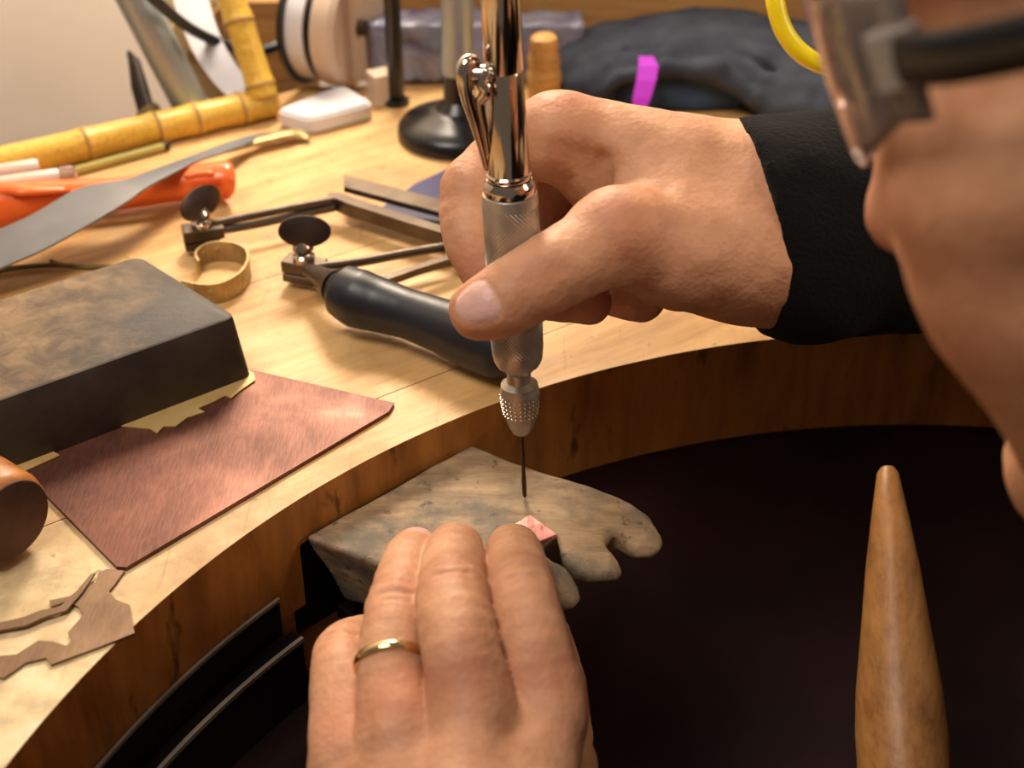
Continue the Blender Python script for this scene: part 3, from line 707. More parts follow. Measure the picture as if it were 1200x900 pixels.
# --- orange handled tool
og = thing('orange_pliers', 'bright orange plastic handled tool under the grey blade', 'hand tool', Wz(150, 225, 0))
Lp = catmull([Wz(-30,243,.009), Wz(0,240,.009), Wz(50,234,.009), Wz(100,230,.0085), Wz(150,226,.0085), Wz(200,217,.009), Wz(240,212,.0095), Wz(262,211,.0095), Wz(270,211,.009)], 6)
bm = bmesh.new(); tube(bm, Lp, np.interp(np.linspace(0, 1, len(Lp)), [0, .12, .3, .5, .75, .92, .98, 1], [.0105, .0105, .0085, .0070, .0080, .0088, .0075, .003]), 24, True, (1, .92)); link('handle', bm, M['orange'], og, 'all')
bm = bmesh.new(); Lp = catmull([Wz(215,207,.0175), Wz(235,204,.018), Wz(252,204,.0175)], 6); tube(bm, Lp, [.0008]+[.0016]*(len(Lp)-2)+[.0008], 10); link('ridge', bm, M['orange'], og, 'all')
bm = bmesh.new(); Lp = catmull([Wz(-20,222,.016), Wz(15,222,.017), Wz(30,224,.0175), Wz(80,222,.015)], 6); tube(bm, Lp, np.linspace(.0045, .0022, len(Lp)), 14, True, (1, .6)); link('upper_grip', bm, M['orange'], og, 'all')
# --- milky tubes, green stick
def rod(name, pts, z, r, mat, label, cat, grp=None, extra=None):
    P_ = px3(pts, z); t_ = thing(name, label, cat, (*P_.mean(0)[:2], 0), 0, grp)
    ax = P_[-1]-P_[0]; L_ = np.linalg.norm(ax)
    bm = bmesh.new(); lathe(bm, P_[0], ax, [(0, r*.8), (r*.3, r), (L_-r*.3, r), (L_, r*.8)], 24); link('barrel', bm, mat, t_)
    if extra: extra(t_, P_, ax/L_, L_, r)
    return t_
def pen_cap(t_, P_, ax, L_, r):
    bm = bmesh.new(); lathe(bm, P_[-1]-ax*.001, ax, [(0, r*.7), (.001, r*1.08), (.006, r*1.05), (.0075, r*.6)], 24); link('clear_cap', bm, M['clear'], t_)
rod('plastic_tube', [(-60,213),(46,196)], .0145, .0040, M['pinkwhite'], 'shorter milky plastic tube lying next to the bamboo pole', 'tube')
rod('plastic_tube', [(-60,228),(72,208)], .0150, .0042, M['pinkwhite'], 'longer milky plastic tube with clear end above the orange tool', 'tube', None, pen_cap)
gs = rod('thin_stick', [(60,208),(192,172)], .0022, .0020, M['greenstick'], 'thin yellow-green stick lying between the bamboo pole and grey blade', 'stick', None,
    lambda t_, P_, ax, L_, r: link('dark_tip', (lambda b: (lathe(b, P_[-1]-ax*.0002, ax, [(0, r*1.02), (.002, r), (.003, r*.5)], 16), b)[1])(bmesh.new()), M['iron'], t_))
# --- bamboo frame
bb = thing('bamboo_frame', 'yellow bamboo pole bent into an upright corner along the bench edge', 'bamboo pole', Wz(200, 155, 0))
def bamboo(a, b, r, nodes, name):
    a = np.array(a); b = np.array(b); L_ = np.linalg.norm(b-a); pr = [(0, r*.85), (.001, r)]
    for n__ in nodes: 
        pr += [(L_*n__-.006, r*.97), (L_*n__-.0016, r*1.03), (L_*n__, r*1.10), (L_*n__+.0016, r*1.03), (L_*n__+.006, r*.97)]
    pr += [(L_-.001, r), (L_, r*.85)]
    bm = bmesh.new(); lathe(bm, a, b-a, pr, 32); link(name, bm, M['bamboo'], bb)
    for n__ in nodes:
        bm = bmesh.new(); ax = (b-a)/L_; lathe(bm, a+ax*(L_*n__-.0008), ax, [(0, r*1.09), (.0003, r*1.115), (.0013, r*1.115), (.0016, r*1.09)], 32); link('node_ring', bm, M['node'], bb)
R1 = .0072
ba, bbp = Wz(-40, 201, R1), Wz(322, 118, R1)
bamboo(ba, bbp, R1, [.36, .59, .72, .875], 'pole')
t0, t1 = Wz(309, 112, .012), Wy(262, -30, .70); t1 = Wd(262, -30, dep(t0)*.985)
bamboo(t0-(t1-t0)*.02, t1, R1*.93, [.1, .62], 'upright')
# --- dark pointed blade behind the bamboo
kn = thing('pointed_blade', 'dark pointed blade standing against the white wall behind the bamboo', 'blade', Wz(178, 140, 0))
dk = .655
pts = [(150,60,.001),(157,72,.003),(163,100,.0042),(170,125,.0044),(177,138,.004)]
bm = bmesh.new(); pp = [Wd(x, y, dk) for x, y, r in pts]; tube(bm, pp, [p[2] for p in pts], 12, True, (1, .35), up=(0, 1, .1)); link('blade', bm, M['wing'], kn, 'all')
bm = bmesh.new(); tube(bm, [Wd(172,128,dk), Wd(183,146,dk)], [.0056, .0062], 12); link('collar', bm, M['twig'], kn, 'all')
# --- metal tube, cable, band, card box behind
tb = thing('metal_tube', 'slanting satin metal tube in front of the white wall', 'tube', Wz(226, 130, 0))
a = Wz(232, 140, .002); b_ = Wd(128, -60, dep(a)-.035)
bm = bmesh.new(); lathe(bm, a, b_-a, [(0, .0072), (.002, .0084), (np.linalg.norm(b_-a), .0084)], 32); link('pipe', bm, M['tube'], tb)
bm = bmesh.new(); lathe(bm, a, b_-a, [(-.001, .009), (.0, .0098), (.006, .0098), (.007, .009)], 32); link('foot_ring', bm, M['tube'], tb)
bm = bmesh.new(); L = catmull([Wd(140,-40,.60), Wd(182,0,.62), Wd(215,28,.645), Wd(245,45,.665), Wd(275,56,.675), Wd(305,60,.69), Wd(345,40,.70), Wd(380,-10,.70)], 8); tube(bm, L, .0026, 12)
o = link('power_cable', bm, M['cable'], None, 'all', origin=L[8]); o['label'] = 'thin black cable crossing between the metal tube and bamboo upright'; o['category'] = 'cable'
bm = bmesh.new(); L = catmull([Wd(216,-30,.675), Wd(230,20,.672), Wd(244,55,.668), Wd(262,84,.666), Wd(280,104,.664), Wd(296,116,.664)], 8)
rows = []
for i, p in enumerate(L):
    t_ = L[min(i+1, len(L)-1)]-L[max(i-1, 0)]; t_ /= np.linalg.norm(t_); s = np.cross(t_, FW); s /= np.linalg.norm(s); n3 = np.cross(s, t_)
    wv = .0085*(1-.35*i/len(L)); rows.append([bm.verts.new(p+s*wv*x+n3*.0006*y) for x, y in ((-1,-1),(1,-1),(1,1),(-1,1))])
for i in range(len(rows)-1):
    for k in range(4): bm.faces.new((rows[i][k], rows[i][(k+1) % 4], rows[i+1][(k+1) % 4], rows[i+1][k]))
bm.faces.new(rows[0]); bm.faces.new(rows[-1][::-1])
o = link('plastic_band', bm, M['white'], None, True, origin=L[-1]); o['label'] = 'curved white plastic band between the metal tube and bamboo upright'; o['category'] = 'band'
cb = thing('card_box', 'tall tan cardboard carton with slanting flaps standing behind the bamboo upright', 'box', Wz(262, 112, 0))
Rb = Matrix.Rotation(math.atan2(SV[1], SV[0]), 3, 'Z')
bc = Wz(262, 100, 0)+np.array([0, .012, 0])
bm = bmesh.new(); box(bm, bc+[.002, .045, -.3945], (.075, .020, 1.0), Rb, .0008); link('body', bm, M['tan'], cb, False)
bm = bmesh.new(); box(bm, bc+[-.004, .026, .012], (.060, .003, .030), Rb @ Matrix.Rotation(.55, 3, 'Y').to_3x3(), .0005); link('flap', bm, M['tan'], cb, False)
bm = bmesh.new(); box(bm, bc+[.000, .022, .030], (.056, .003, .006), Rb @ Matrix.Rotation(-.62, 3, 'Y').to_3x3(), .0005); link('flap', bm, M['board'], cb, False)
# --- white block
wb = px3([(322,134),(362,146),(440,126),(402,104)], .006)
bm = bmesh.new(); prism(bm, rrect([p[:2] for p in wb], 0, .006), .0003, .0085, .0012)
o = link('eraser_block', bm, M['white'], None, True, origin=(*wb.mean(0)[:2], 0)); o['label'] = 'low white block beside the bamboo corner, in front of the tape reel'; o['category'] = 'block'
# --- tape reel, standing on the white block
rl = thing('tape_reel', 'upright reel with black rim, white winding and cream side disc', 'reel', Wz(398, 104, 0))
rc = Wz(398, 104, 0)+np.array([0, .006, .0310]); rax = np.array([.93, -.37, .0]); rax /= np.linalg.norm(rax); RR = .0308
bm = bmesh.new(); lathe(bm, rc-rax*.0160, rax, [(0, RR*.80), (.0, RR), (.0022, RR), (.0024, RR*.8)], 56); link('rim', bm, M['black'], rl, True, 'black outer rim')
bm = bmesh.new(); lathe(bm, rc-rax*.0135, rax, [(0, RR*.90), (.0095, RR*.90)], 56); link('winding', bm, M['white'], rl)
bm = bmesh.new(); lathe(bm, rc-rax*.004, rax, [(0, RR*.84), (.0035, RR*.84)], 56); link('inner_band', bm, M['iron'], rl)
bm = bmesh.new(); lathe(bm, rc+rax*.0000, rax, [(0, RR*.86), (.0008, RR*.95), (.010, RR*.95), (.0125, RR*.88)], 56); link('side_disc', bm, M['reelpaper'], rl, True, 'cream side disc')
bm = bmesh.new(); lathe(bm, rc+rax*.0120, rax, [(0, .004), (.0035, .004), (.004, .003)], 24); link('hub', bm, M['wing'], rl)
# --- small wooden block, black rod
sb_ = Wz(447, 124, 0); bm = bmesh.new(); box(bm, sb_+[0, .004, .008], (.011, .011, .0155), Matrix.Rotation(.5, 3, 'Z'), .0006)
o = link('wood_cube', bm, M['reelpaper'], None, False, origin=sb_); o['label'] = 'small pale wooden cube at the foot of the thin black rod'; o['category'] = 'wooden block'
rt = thing('upright_rod', 'thin straight black rod standing beside the tape reel', 'rod', Wz(466, 122, 0))
a = Wz(465, 121, .0003); bm = bmesh.new(); lathe(bm, a, (0, .0, 1), [(0, .0034), (.001, .0040), (.16, .0040)], 20); link('shaft', bm, M['black'], rt)
bm = bmesh.new(); lathe(bm, a, (0, 0, 1), [(0, .0062), (.002, .0062), (.003, .0040)], 20); link('foot', bm, M['black'], rt)
# --- black stand with metal pole
sd = thing('stand', 'round glossy black stand base with grey metal pole behind the handpiece', 'stand', Wz(540, 155, 0))
a = Wz(538, 158, .0004); k_ = dep(a)/FPX
bm = bmesh.new(); lathe(bm, a, (0, 0, 1), [(0, 70*k_), (.001, 72*k_), (.005, 71*k_), (.0075, 66*k_), (.0095, 52*k_), (.0125, 36*k_), (.0135, 30*k_)], 64); link('base', bm, M['black'], sd)
bm = bmesh.new(); lathe(bm, a+[0, 0, .0134], (.0, 0, 1), [(0, 26*k_), (.004, 17*k_), (.018, 16*k_), (.0182, 14*k_)], 40); link('socket', bm, M['black'], sd)
bm = bmesh.new(); lathe(bm, a+[0, 0, .030], (.02, 0, 1), [(0, .0070), (.001, .0073), (.15, .0073)], 40); link('pole', bm, M['tube'], sd)
# --- blue wrapped package, wooden peg
bp_ = thing('wrapped_package', 'crumpled blue-grey plastic package lying against the back board', 'package', Wz(560, 104, 0))
c0 = Wz(556, 108, 0)+np.array([0, .014, 0])
def f_pack(P):
    q = np.abs(P-np.array([c0[0], c0[1]+.008, .0155], np.float32))-np.array([.052, .010, .0135], np.float32)
    d = np.linalg.norm(np.maximum(q, 0), axis=1)+np.minimum(q.max(1), 0)-.0022
    return d+.0016*vnoise(P, 90, 5)+.0012*np.abs(vnoise(P, 190, 6))
me = np_mesh('package', [surface(f_pack, (c0[0]-.060, c0[1]-.008, -.001), (c0[0]+.060, c0[1]+.025, .036), .0016)]); link('wrap', me, M['wrap'], bp_, 'all')
pg = thing('turned_peg', 'ribbed yellow wooden peg standing just right of the handpiece', 'wooden peg', Wz(638, 122, 0))
a = Wz(638, 121, 0.0004); bm = bmesh.new(); r_ = 19*dep(a)/FPX
lathe(bm, a, (-.02, 0, 1), [(0, r_*.8), (.002, r_), (.007, r_*1.05), (.009, r_*.93), (.011, r_*1.06), (.016, r_*1.04), (.018, r_*.92), (.020, r_*1.0), (.025, r_*.95), (.027, r_*.85), (.029, r_*.9), (.033, r_*.8), (.0345, r_*.55)], 40); link('shaft', bm, M['pegwood'], pg)
# --- steel bar on navy card
nv = px3([(440,250),(487,217),(530,197),(560,178),(660,196),(700,235),(600,275),(520,262)], .002)
bm = bmesh.new(); prism(bm, nv[:, :2], .0003, .0028, 0); o = link('navy_folder', bm, M['navy'], None, False, origin=(*nv.mean(0)[:2], 0)); o['label'] = 'dark navy blue folder under the grey steel bar'; o['category'] = 'folder'
A1_, A2_ = Wz(394, 211, .0135), Wz(640, 276, .0135); B1_ = Wz(386, 208, .0135)
bm = bmesh.new(); ax = (A2_-A1_); ax /= np.linalg.norm(ax); sx = np.cross(ax, (0, 0, 1)); L_ = np.linalg.norm(A2_-A1_)
q = [A1_+ax*0+sx*.0045+ax*.007, A1_-sx*.0055, A1_+ax*L_-sx*.0055, A1_+ax*L_+sx*.0045]
prism(bm, [p[:2] for p in q], .0115, .0140, .0003)
o = link('steel_bar', bm, M['darksteel'], None, False, origin=(*np.mean(q, 0)[:2], .0115)); o['label'] = 'flat grey-brown steel bar laid over the saw spine and navy folder'; o['category'] = 'steel bar'
# --- yellow tube ring
yc = Wd(986, -14, .50)
hpth = [yc+np.array([-.0235, .02, .46]), yc+np.array([-.0235, .01, .22]), yc+np.array([-.0235, 0, .10]), yc+np.array([-.0235, 0, .045]), yc+np.array([-.0235, 0, .018])]
hpth += [yc+RT*.0235*math.cos(a)+np.array([0, .35, .94])*.027*math.sin(a) for a in np.linspace(PI, 2*PI, 13)]
hpth += [yc+np.array([.0235, 0, .018]), yc+np.array([.0235, 0, .045]), yc+np.array([.0235, 0, .10]), yc+np.array([.0235, .01, .22]), yc+np.array([.0235, .02, .46])]
bm = bmesh.new(); tube(bm, catmull(hpth, 5), .0034, 16)
o = link('yellow_hose', bm, M['yellow'], None, 'all', origin=yc); o['label'] = 'bright yellow hose hanging in a loop behind the safety glasses'; o['category'] = 'hose'
# --- turned wooden handle leaning under the rim
a, b_ = Wd(1040, 548, .485), Wd(1062, 960, .44); L_ = np.linalg.norm(b_-a)
wh = thing('wooden_spindle', 'pale turned wooden spindle tapering upward below the bench rim', 'spindle', b_)
bm = bmesh.new(); lathe(bm, a, b_-a, [(0, .0022), (.002, .0036), (.15*L_, .0062), (.3*L_, .0088), (.5*L_, .0115), (.66*L_, .0138), (.78*L_, .0146), (.9*L_, .0142), (L_, .0138)], 40); link('shaft', bm, M['palewood'], wh)
# --- cloth bag with purple ribbon
bg = thing('cloth_bag', 'dark charcoal cloth bag with open mouth behind the working hand', 'bag', Wz(800, 110, 0))
K0 = Wz(800, 108, 0)
def f_bag(P):
    q = P-np.array([K0[0], K0[1], 0], np.float32)
    d = ell(q, (.014, .012, .006), (.076, .045, .0285))
    d = smin(d, ell(q, (-.034, .002, .004), (.030, .032, .021)), .012)
    d = smin(d, ell(q, (.082, -.010, .004), (.060, .040, .026)), .014)
    cav = ell(q, (-.002, -.034, .006), (.038, .026, .0165))       # the mouth, hollow under a folded lip
    d = -smin(-d, cav, .003)
    pts = [(-.046,-.022,.006), (-.034,-.025,.0165), (-.012,-.026,.0235), (.012,-.027,.0205), (.030,-.031,.010), (.044,-.036,-.002)]
    d = smin(d, chain(q, pts, [.0030,.0034,.0040,.0046,.0048,.005], .003), .003)
    pts = [(-.030,-.012,.026), (-.006,-.014,.0325), (.020,-.018,.030), (.042,-.026,.018), (.056,-.034,.004)]
    d = -smin(-d, chain(q, pts, [.0008,.0014,.0014,.0014,.001], .002), .004)
    d = -smin(-d, cap(q, (.03,-.01,.033), (.085,-.03,.018), .001, .001), .006)
    d = d+.0016*vnoise(q*np.array([1, 1, 1.6]), 60, 8)+.0008*vnoise(q, 150, 9)
    return np.maximum(d, .0006-P[:, 2])
me = np_mesh('bag', [surface(f_bag, (K0[0]-.085, K0[1]-.05, -.002), (K0[0]+.12, K0[1]+.065, .056), .0016)]); link('body', me, M['bag'], bg, 'all')
bm = bmesh.new(); disc = ell
bmesh.ops.create_uvsphere(bm, u_segments=24, v_segments=14, radius=1)
for v in bm.verts: v.co = Vector((v.co.x*.036+K0[0]-.001, v.co.y*.010+K0[1]-.016, max(v.co.z*.015+.006, .001)))
link('lining', bm, M['baglining'], bg, 'all')
rp = [Wd(757,66,dep(K0)-.040), Wd(760,78,dep(K0)-.042), Wd(757,95,dep(K0)-.043), Wd(752,115,dep(K0)-.043), Wd(747,138,dep(K0)-.042)]
bm = bmesh.new(); rows = []; wds = [.0034, .0046, .0046, .0042, .0024]
for p, w_ in zip(rp, wds): rows.append([bm.verts.new(p+RT*w_*x+FW*.0004*y) for x, y in ((-1,-1),(1,-1),(1,1),(-1,1))])
for i in range(4):
    for k in range(4): bm.faces.new((rows[i][k], rows[i][(k+1) % 4], rows[i+1][(k+1) % 4], rows[i+1][k]))
bm.faces.new(rows[0]); bm.faces.new(rows[-1][::-1])
link('purple_ribbon', bm, M['purple'], bg, False, 'bright purple ribbon tag')

# ================================================================== THE JEWELLER
def hd(y, off): return dep(TIP+AX*on_axis(y))+off
D3 = hd(330, 0)
def J(x, y, off): return Wd(x, y, D3+off)
# right hand: thumb, index, middle, ring, little (knuckle, middle joint, end joint, tip)
RH = dict(
 thumb=([J(800,292,.018), J(722,276,-.002), J(632,328,-.0150), J(590,352,-.0155), J(560,364,-.0145)], [.0175,.0128,.0108,.0104,.0085]),
 index=([J(658,161,.020), J(600,180,.026), J(553,222,.022), J(550,280,.016), J(568,322,.014)], [.0122,.0100,.0090,.0080,.0070]),
 middle=([J(690,176,.038), J(650,210,.046), J(606,275,.044), J(636,340,.028), J(690,354,.018)], [.0120,.0100,.0088,.0080,.0072]),
 ring=([J(722,196,.048), J(690,240,.058), J(660,310,.058), J(700,342,.042), J(752,350,.024)], [.0115,.0095,.0085,.0080,.0072]),
 little=([J(756,215,.052), J(730,260,.060), J(712,315,.060), J(750,335,.046), J(800,336,.030)], [.0105,.0085,.0078,.0072,.0066]))
WR = J(888,236,.024); WR2 = J(890,292,.020); WO = J(935,255,.030); WO2 = J(945,300,.026)
def f_rh(P):
    fs = []
    for n__, (p, r) in RH.items():
        if n__ == 'thumb': d = limb(P, p[1:], r[1:])
        else: d = limb(P, p, r)
        if n__ != 'thumb': d = smin(d, ell(P, p[2], (r[2]*1.06,)*3), .002)
        fs.append((n__, d))
    palm = smin(cap(P, RH['index'][0][0], WR, .0120, .0215), cap(P, J(700,172,.024), J(800,205,.022), .0135, .0175), .006)
    palm = smin(palm, cap(P, RH['middle'][0][0], WR, .0118, .021), .006)
    palm = smin(palm, cap(P, RH['ring'][0][0], WR2, .011, .020), .006)
    palm = smin(palm, cap(P, RH['little'][0][0], WR2, .0105, .020), .006)
    palm = smin(palm, cap(P, WR, WO, .0215, .0235), .010); palm = smin(palm, cap(P, WR2, WO2, .0195, .0235), .010)
    th = RH['thumb'][0]
    thenar = chain(P, [WR2, J(845,290,.016), J(798,292,.008), th[1]], [.0185,.0180,.0165,.0126], .008)
    palm = smin(palm, thenar, .010)
    palm = smin(palm, cap(P, J(700,215,.026), J(775,255,.016), .008, .014), .012)      # web of the thumb
    d = palm
    for n__, f in fs:
        d = np.minimum(d, smin(palm, f, .0075 if n__ == 'thumb' else .0045))
    # knuckles and tendons in relief
    d = smin(d, ell(P, J(652,152,.018), (.0100, .0100, .0090)), .008)
    d = smin(d, ell(P, J(735,262,-.0075), (.0090, .0065, .0070)), .009)
    # web folds
    for a_, b__ in (((664,178,.004), (676,235,.006)), ((684,186,.006), (700,232,.010)), ((706,190,.008), (716,224,.012))):
        d = -smin(-d, cap(P, J(*a_), J(*b__), .0022, .0014), .0050)
    # creases of the thumb joint
    for (x, y) in ((646,318), (634,322), (656,314), (622,330)):
        d = d+.0004*np.exp(-np.square(np.linalg.norm(P-J(x, y, -.0245).astype(np.float32), axis=1)/.0035))
    for x0 in (632, 642, 653):
        c_ = cap(P, J(x0-14, 296, -.0205), J(x0+12, 350, -.0235), .0003, .0003)
        d = d+.00028*np.exp(-np.square(np.maximum(c_, 0)/.0009))
    # thumb nail: a shallow plate with a groove round it
    nl = ell(P, NAIL_C, (.0088, .0066, .0032), NAIL_R)
    d = np.where(True, d+.00045*np.exp(-np.square(nl/.0007)), d)
    return d+.00022*vnoise(P, 240, 11)+.00035*vnoise(P, 90, 12)
def frame(n__, t_):
    n__ = np.array(n__)/np.linalg.norm(n__); t_ = np.array(t_)-n__*(np.array(t_) @ n__); t_ /= np.linalg.norm(t_)
    return np.stack([t_, np.cross(n__, t_), n__], 1)
NAIL_C = J(557, 357, -.0228); NAIL_R = frame(-FW+UPV*.28-RT*.15, RH['thumb'][0][4]-RH['thumb'][0][3])
rh = surface(f_rh, np.array([Wd(500, 450, D3)[0], 0, 0])+[0, D3*.829-.06, -.02] if False else (min(J(505,330,0)[0], 0), J(600,390,-.04)[1]-.005, J(600,400,.0)[2]-.01), (WO[0]+.03, J(700,100,.09)[1]+.01, J(700,90,.02)[2]+.03), .00085)

# left hand
LH = dict(
 index=([Wz(640,826,.004), Wz(628,762,.0145), Wz(613,702,.0170), Wz(603,655,.0085), Wz(600,643,-.0050)], [.0106,.0094,.0091,.0084,.0073]),
 middle=([Wz(553,830,.010), Wz(540,765,.0195), Wz(530,700,.0205), Wz(532,652,.0105), Wz(535,640,-.0048)], [.0108,.0099,.0094,.0085,.0074]),
 ring=([Wz(470,850,.004), Wz(460,780,.0105), Wz(466,715,.0120), Wz(480,664,.0060), Wz(488,645,-.0040)], [.0104,.0090,.0084,.0079,.0070]),
 little=([Wz(412,880,-.006), Wz(402,820,-.001), Wz(402,768,-.002), Wz(420,752,-.018), Wz(440,745,-.030)], [.0102,.0084,.0078,.0070,.0064]),
 thumb=([Wz(600,990,-.025), Wz(640,900,-.032), Wz(648,835,-.050), Wz(646,790,-.058), Wz(640,750,-.060)], [.0150,.0125,.0108,.0100,.0085]))
LW = Wz(545, 1150, -.012); LW2 = Wz(500, 1150, -.018)
def f_lh(P):
    BK = np.array([0, -.007, -.001]); kn_ = {k: v[0][0] for k, v in LH.items()}
    palm = cap(P, kn_['index']+BK, LW, .0098, .0195)
    for k, ww in (('middle', LW), ('ring', LW2), ('little', LW2)): palm = smin(palm, cap(P, kn_[k]+BK, ww, .0096, .0190), .007)
    palm = smin(palm, chain(P, [LW, LH['thumb'][0][0], LH['thumb'][0][1]], [.018,.0165,.013], .008), .009)
    palm = smin(palm, cap(P, LW, Wz(560, 1500, -.02), .021, .026), .01)
    d = palm
    for k, (p, r) in LH.items():
        f = limb(P, p, r)
        if k != 'thumb':
            f = smin(f, ell(P, p[2], (r[2]*1.02,)*3), .0012)
            f = smin(f, ell(P, p[0]+np.array([0, .000, .0030]), (.0085, .0100, .0080)), .005)
            # skin folds over the middle and end joints
            ax_f = p[3]-p[1]; ax_f = ax_f/np.linalg.norm(ax_f); top_ = np.cross(np.cross(ax_f, (0, 0, 1)), ax_f); sd_ = np.cross(ax_f, top_)
            for o_, am in ((-.0048, .00035), (-.0018, .0007), (.0012, .0007), (.0042, .00035)):
                c_ = p[2]+ax_f*o_+top_*r[2]*.92
                g = cap(P, c_-sd_*.0045+ax_f*.0008*math.copysign(1, o_), c_+sd_*.0045+ax_f*.0008*math.copysign(1, o_), .0002, .0002)
                f = f+am*np.exp(-np.square(np.maximum(g, 0)/.0008))
        d = np.minimum(d, smin(palm, f, .0045))
    nl = ell(P, NAIL2_C, (.0062, .0052, .0026), NAIL2_R)
    d = d+.0004*np.exp(-np.square(nl/.0006))
    return d+.00020*vnoise(P, 240, 21)+.00035*vnoise(P, 90, 22)
rg = LH['ring'][0]; nd = (rg[4]-rg[3]); nd /= np.linalg.norm(nd)
nn_ = -FW-nd*(-FW @ nd); nn_ /= np.linalg.norm(nn_); NAIL2_C = rg[4]*.8+rg[3]*.2+nn_*.0074; NAIL2_R = frame(nn_, nd)
lo_ = (Wz(365,900,0)[0]-.02, Wz(600,1290,0)[1], -.075); hi_ = (Wz(690,760,0)[0]+.03, Wz(500,615,-.02)[1]+.01, .045)
lh = surface(f_lh, lo_, hi_, .0007)

# head: local axes (left, forward, up), millimetres about the point between the ears
nc = np.array([-.76, -.10, -.645]); uc = np.array([-.375, .88, .31]); nc /= np.linalg.norm(nc); uc -= nc*(uc @ nc); uc /= np.linalg.norm(uc); lc = np.cross(uc, nc)
toW = lambda v: RT*v[0]+UPV*v[1]-FW*v[2]
HB = np.stack([toW(lc), toW(nc), toW(uc)], 1)
NOSE = Wd(1031, 264, .312); HO = NOSE-HB @ np.array([0, .108, -.042])
def hw(x, y, z): return HO+HB @ (np.array([x, y, z])/1000)
def f_head(P):
    q = ((P-HO.astype(np.float32)) @ HB.astype(np.float32))*1000; q = q.copy(); s = q[:, 0].copy(); q[:, 0] = np.abs(q[:, 0])
    d = ell(q, (0, -12, 42), (76, 96, 82))
    d = smin(d, ell(q, (0, 30, -22), (63, 58, 70)), 22)
    d = smin(d, ell(q, (0, 52, 32), (58, 38, 34)), 14)               # brow
    d = smin(d, ell(q, (34, 56, -38), (32, 30, 40)), 16)             # cheek
    d = smin(d, ell(q, (48, 48, -20), (22, 30, 14)), 10)             # cheekbone
    d = smin(d, cap(q, (58, 0, -66), (12, 72, -104), 14, 14), 18)    # jaw
    d = smin(d, ell(q, (30, 50, -76), (27, 28, 28)), 14)             # lower cheek
    d = smin(d, ell(q, (0, 81, -104), (20, 15, 14)), 10)             # chin
    d = smin(d, ell(q, (0, 76, -68), (30, 20, 22)), 10)              # mouth mound
    d = -smin(-d, ell(q, (31, 90, 2), (17, 14, 12)), 8)              # eye socket
    d = smin(d, ell(q, (31, 70, 1), (13.5, 13.5, 11.5)), 2.5)        # lids
    d = smin(d, cap(q, (0, 84, 2), (0, 100, -36), 6.5, 8), 7)        # nose bridge
    d = smin(d, ell(q, (0, 101, -41), (9.5, 9.5, 8.5)), 5); d = smin(d, ell(q, (11, 92, -45), (7, 9, 6.5)), 4)
    d = -smin(-d, ell(q, (6, 97, -52), (3.2, 5, 4)), 2)
    d = -smin(-d, ell(q, (19, 95, -46), (1.6, 6, 6)), 3)
    d = smin(d, cap(q, (0, 95, -64), (17, 88, -68), 4.2, 2.4), 3); d = smin(d, cap(q, (0, 94, -73), (15, 87, -71), 4.8, 2.4), 3)
    d = -smin(-d, cap(q, (0, 100, -69), (24, 88, -70), 1.0, .8), 1.5)
    ear = np.maximum(ell(q, (78, -8, -10), (8, 17, 30)), -ell(q, (86, -5, -6), (6, 10, 18))); d = smin(d, ear, 5)
    d = smin(d, cap(q, (0, -38, -40), (0, -78, -150), 54, 60), 22)   # neck
    return (d+.5*vnoise(P, 60, 31)+.25*vnoise(P, 180, 32))/1000
hl = HO-.16; hh_ = HO+.16
hd_ = surface(f_head, hl, hh_, .0022)
# torso, arms and legs, covered by the clothes
NB = hw(0, -70, -135); 
TC = NB+np.array([.035, -.10, -.20]); PV = np.array([TC[0]+.05, TC[1]-.05, -.50])
lsh = NB+np.array([-.06, -.15, -.07]); rsh = NB+np.array([.15, .07, -.01])
lel = np.array([.10, -.05, -.17]); rel = np.array([.41, .45, .085])
lwr = Wz(552, 1330, -.014); rwr = (WO+WO2)/2
def f_body(P, g=0.):
    d = chain(P, [PV, TC, NB+np.array([.03, -.02, -.05])], [.13+g, .14+g, .07+g], .05)
    d = smin(d, cap(P, lsh, rsh, .055+g, .055+g), .06)
    d = smin(d, chain(P, [lsh, lel, lwr], [.052+g, .040+g, .024+g], .02), .03)
    d = smin(d, chain(P, [rsh, rel, rwr], [.052+g, .040+g, .0235+g], .02), .03)
    return d
lk, rk = PV+np.array([-.40, .02, -.02]), PV+np.array([-.24, .42, -.02])
legs = lambda P, g=0.: smin(chain(P, [PV+np.array([-.03, -.09, 0]), lk, lk+np.array([.03, .0, -.36])], [.085+g, .06+g, .045+g], .02),
                        chain(P, [PV+np.array([.03, .09, 0]), rk, rk+np.array([.03, .02, -.36])], [.085+g, .06+g, .045+g], .02), .02)
person = thing('person', 'person in black fleece and clear safety glasses drilling at the bench pin', 'person', (PV[0], PV[1], -.90))
core = surface(lambda P: np.minimum(f_body(P), legs(P)), (-.40, -.40, -.90), (.62, .62, .25), .012)
me = np_mesh('body', [rh, lh, hd_, core])
co = np.empty(len(me.vertices)*3, np.float32); me.vertices.foreach_get('co', co); co = co.reshape(-1, 3)
tone = np.zeros((len(co), 4), np.float32); tone[:, 3] = 1
def red(c, r, a=1.):
    global tone
    tone[:, 0] = np.maximum(tone[:, 0], a*np.exp(-np.square(np.linalg.norm(co-np.array(c, np.float32), axis=1)/r)))
for H in (RH, LH):
    for k, (p, r) in H.items():
        red(p[4], .011, .75); red(p[2], .009, .55)
        if k != 'thumb': red(p[0]+np.array([0, 0, .01]), .011, .6)
red(J(735,262,-.012), .012, .5); red(NOSE, .014, .7); red(hw(48, 80, -35), .025, .4); red(hw(0, 98, -70), .014, .9)
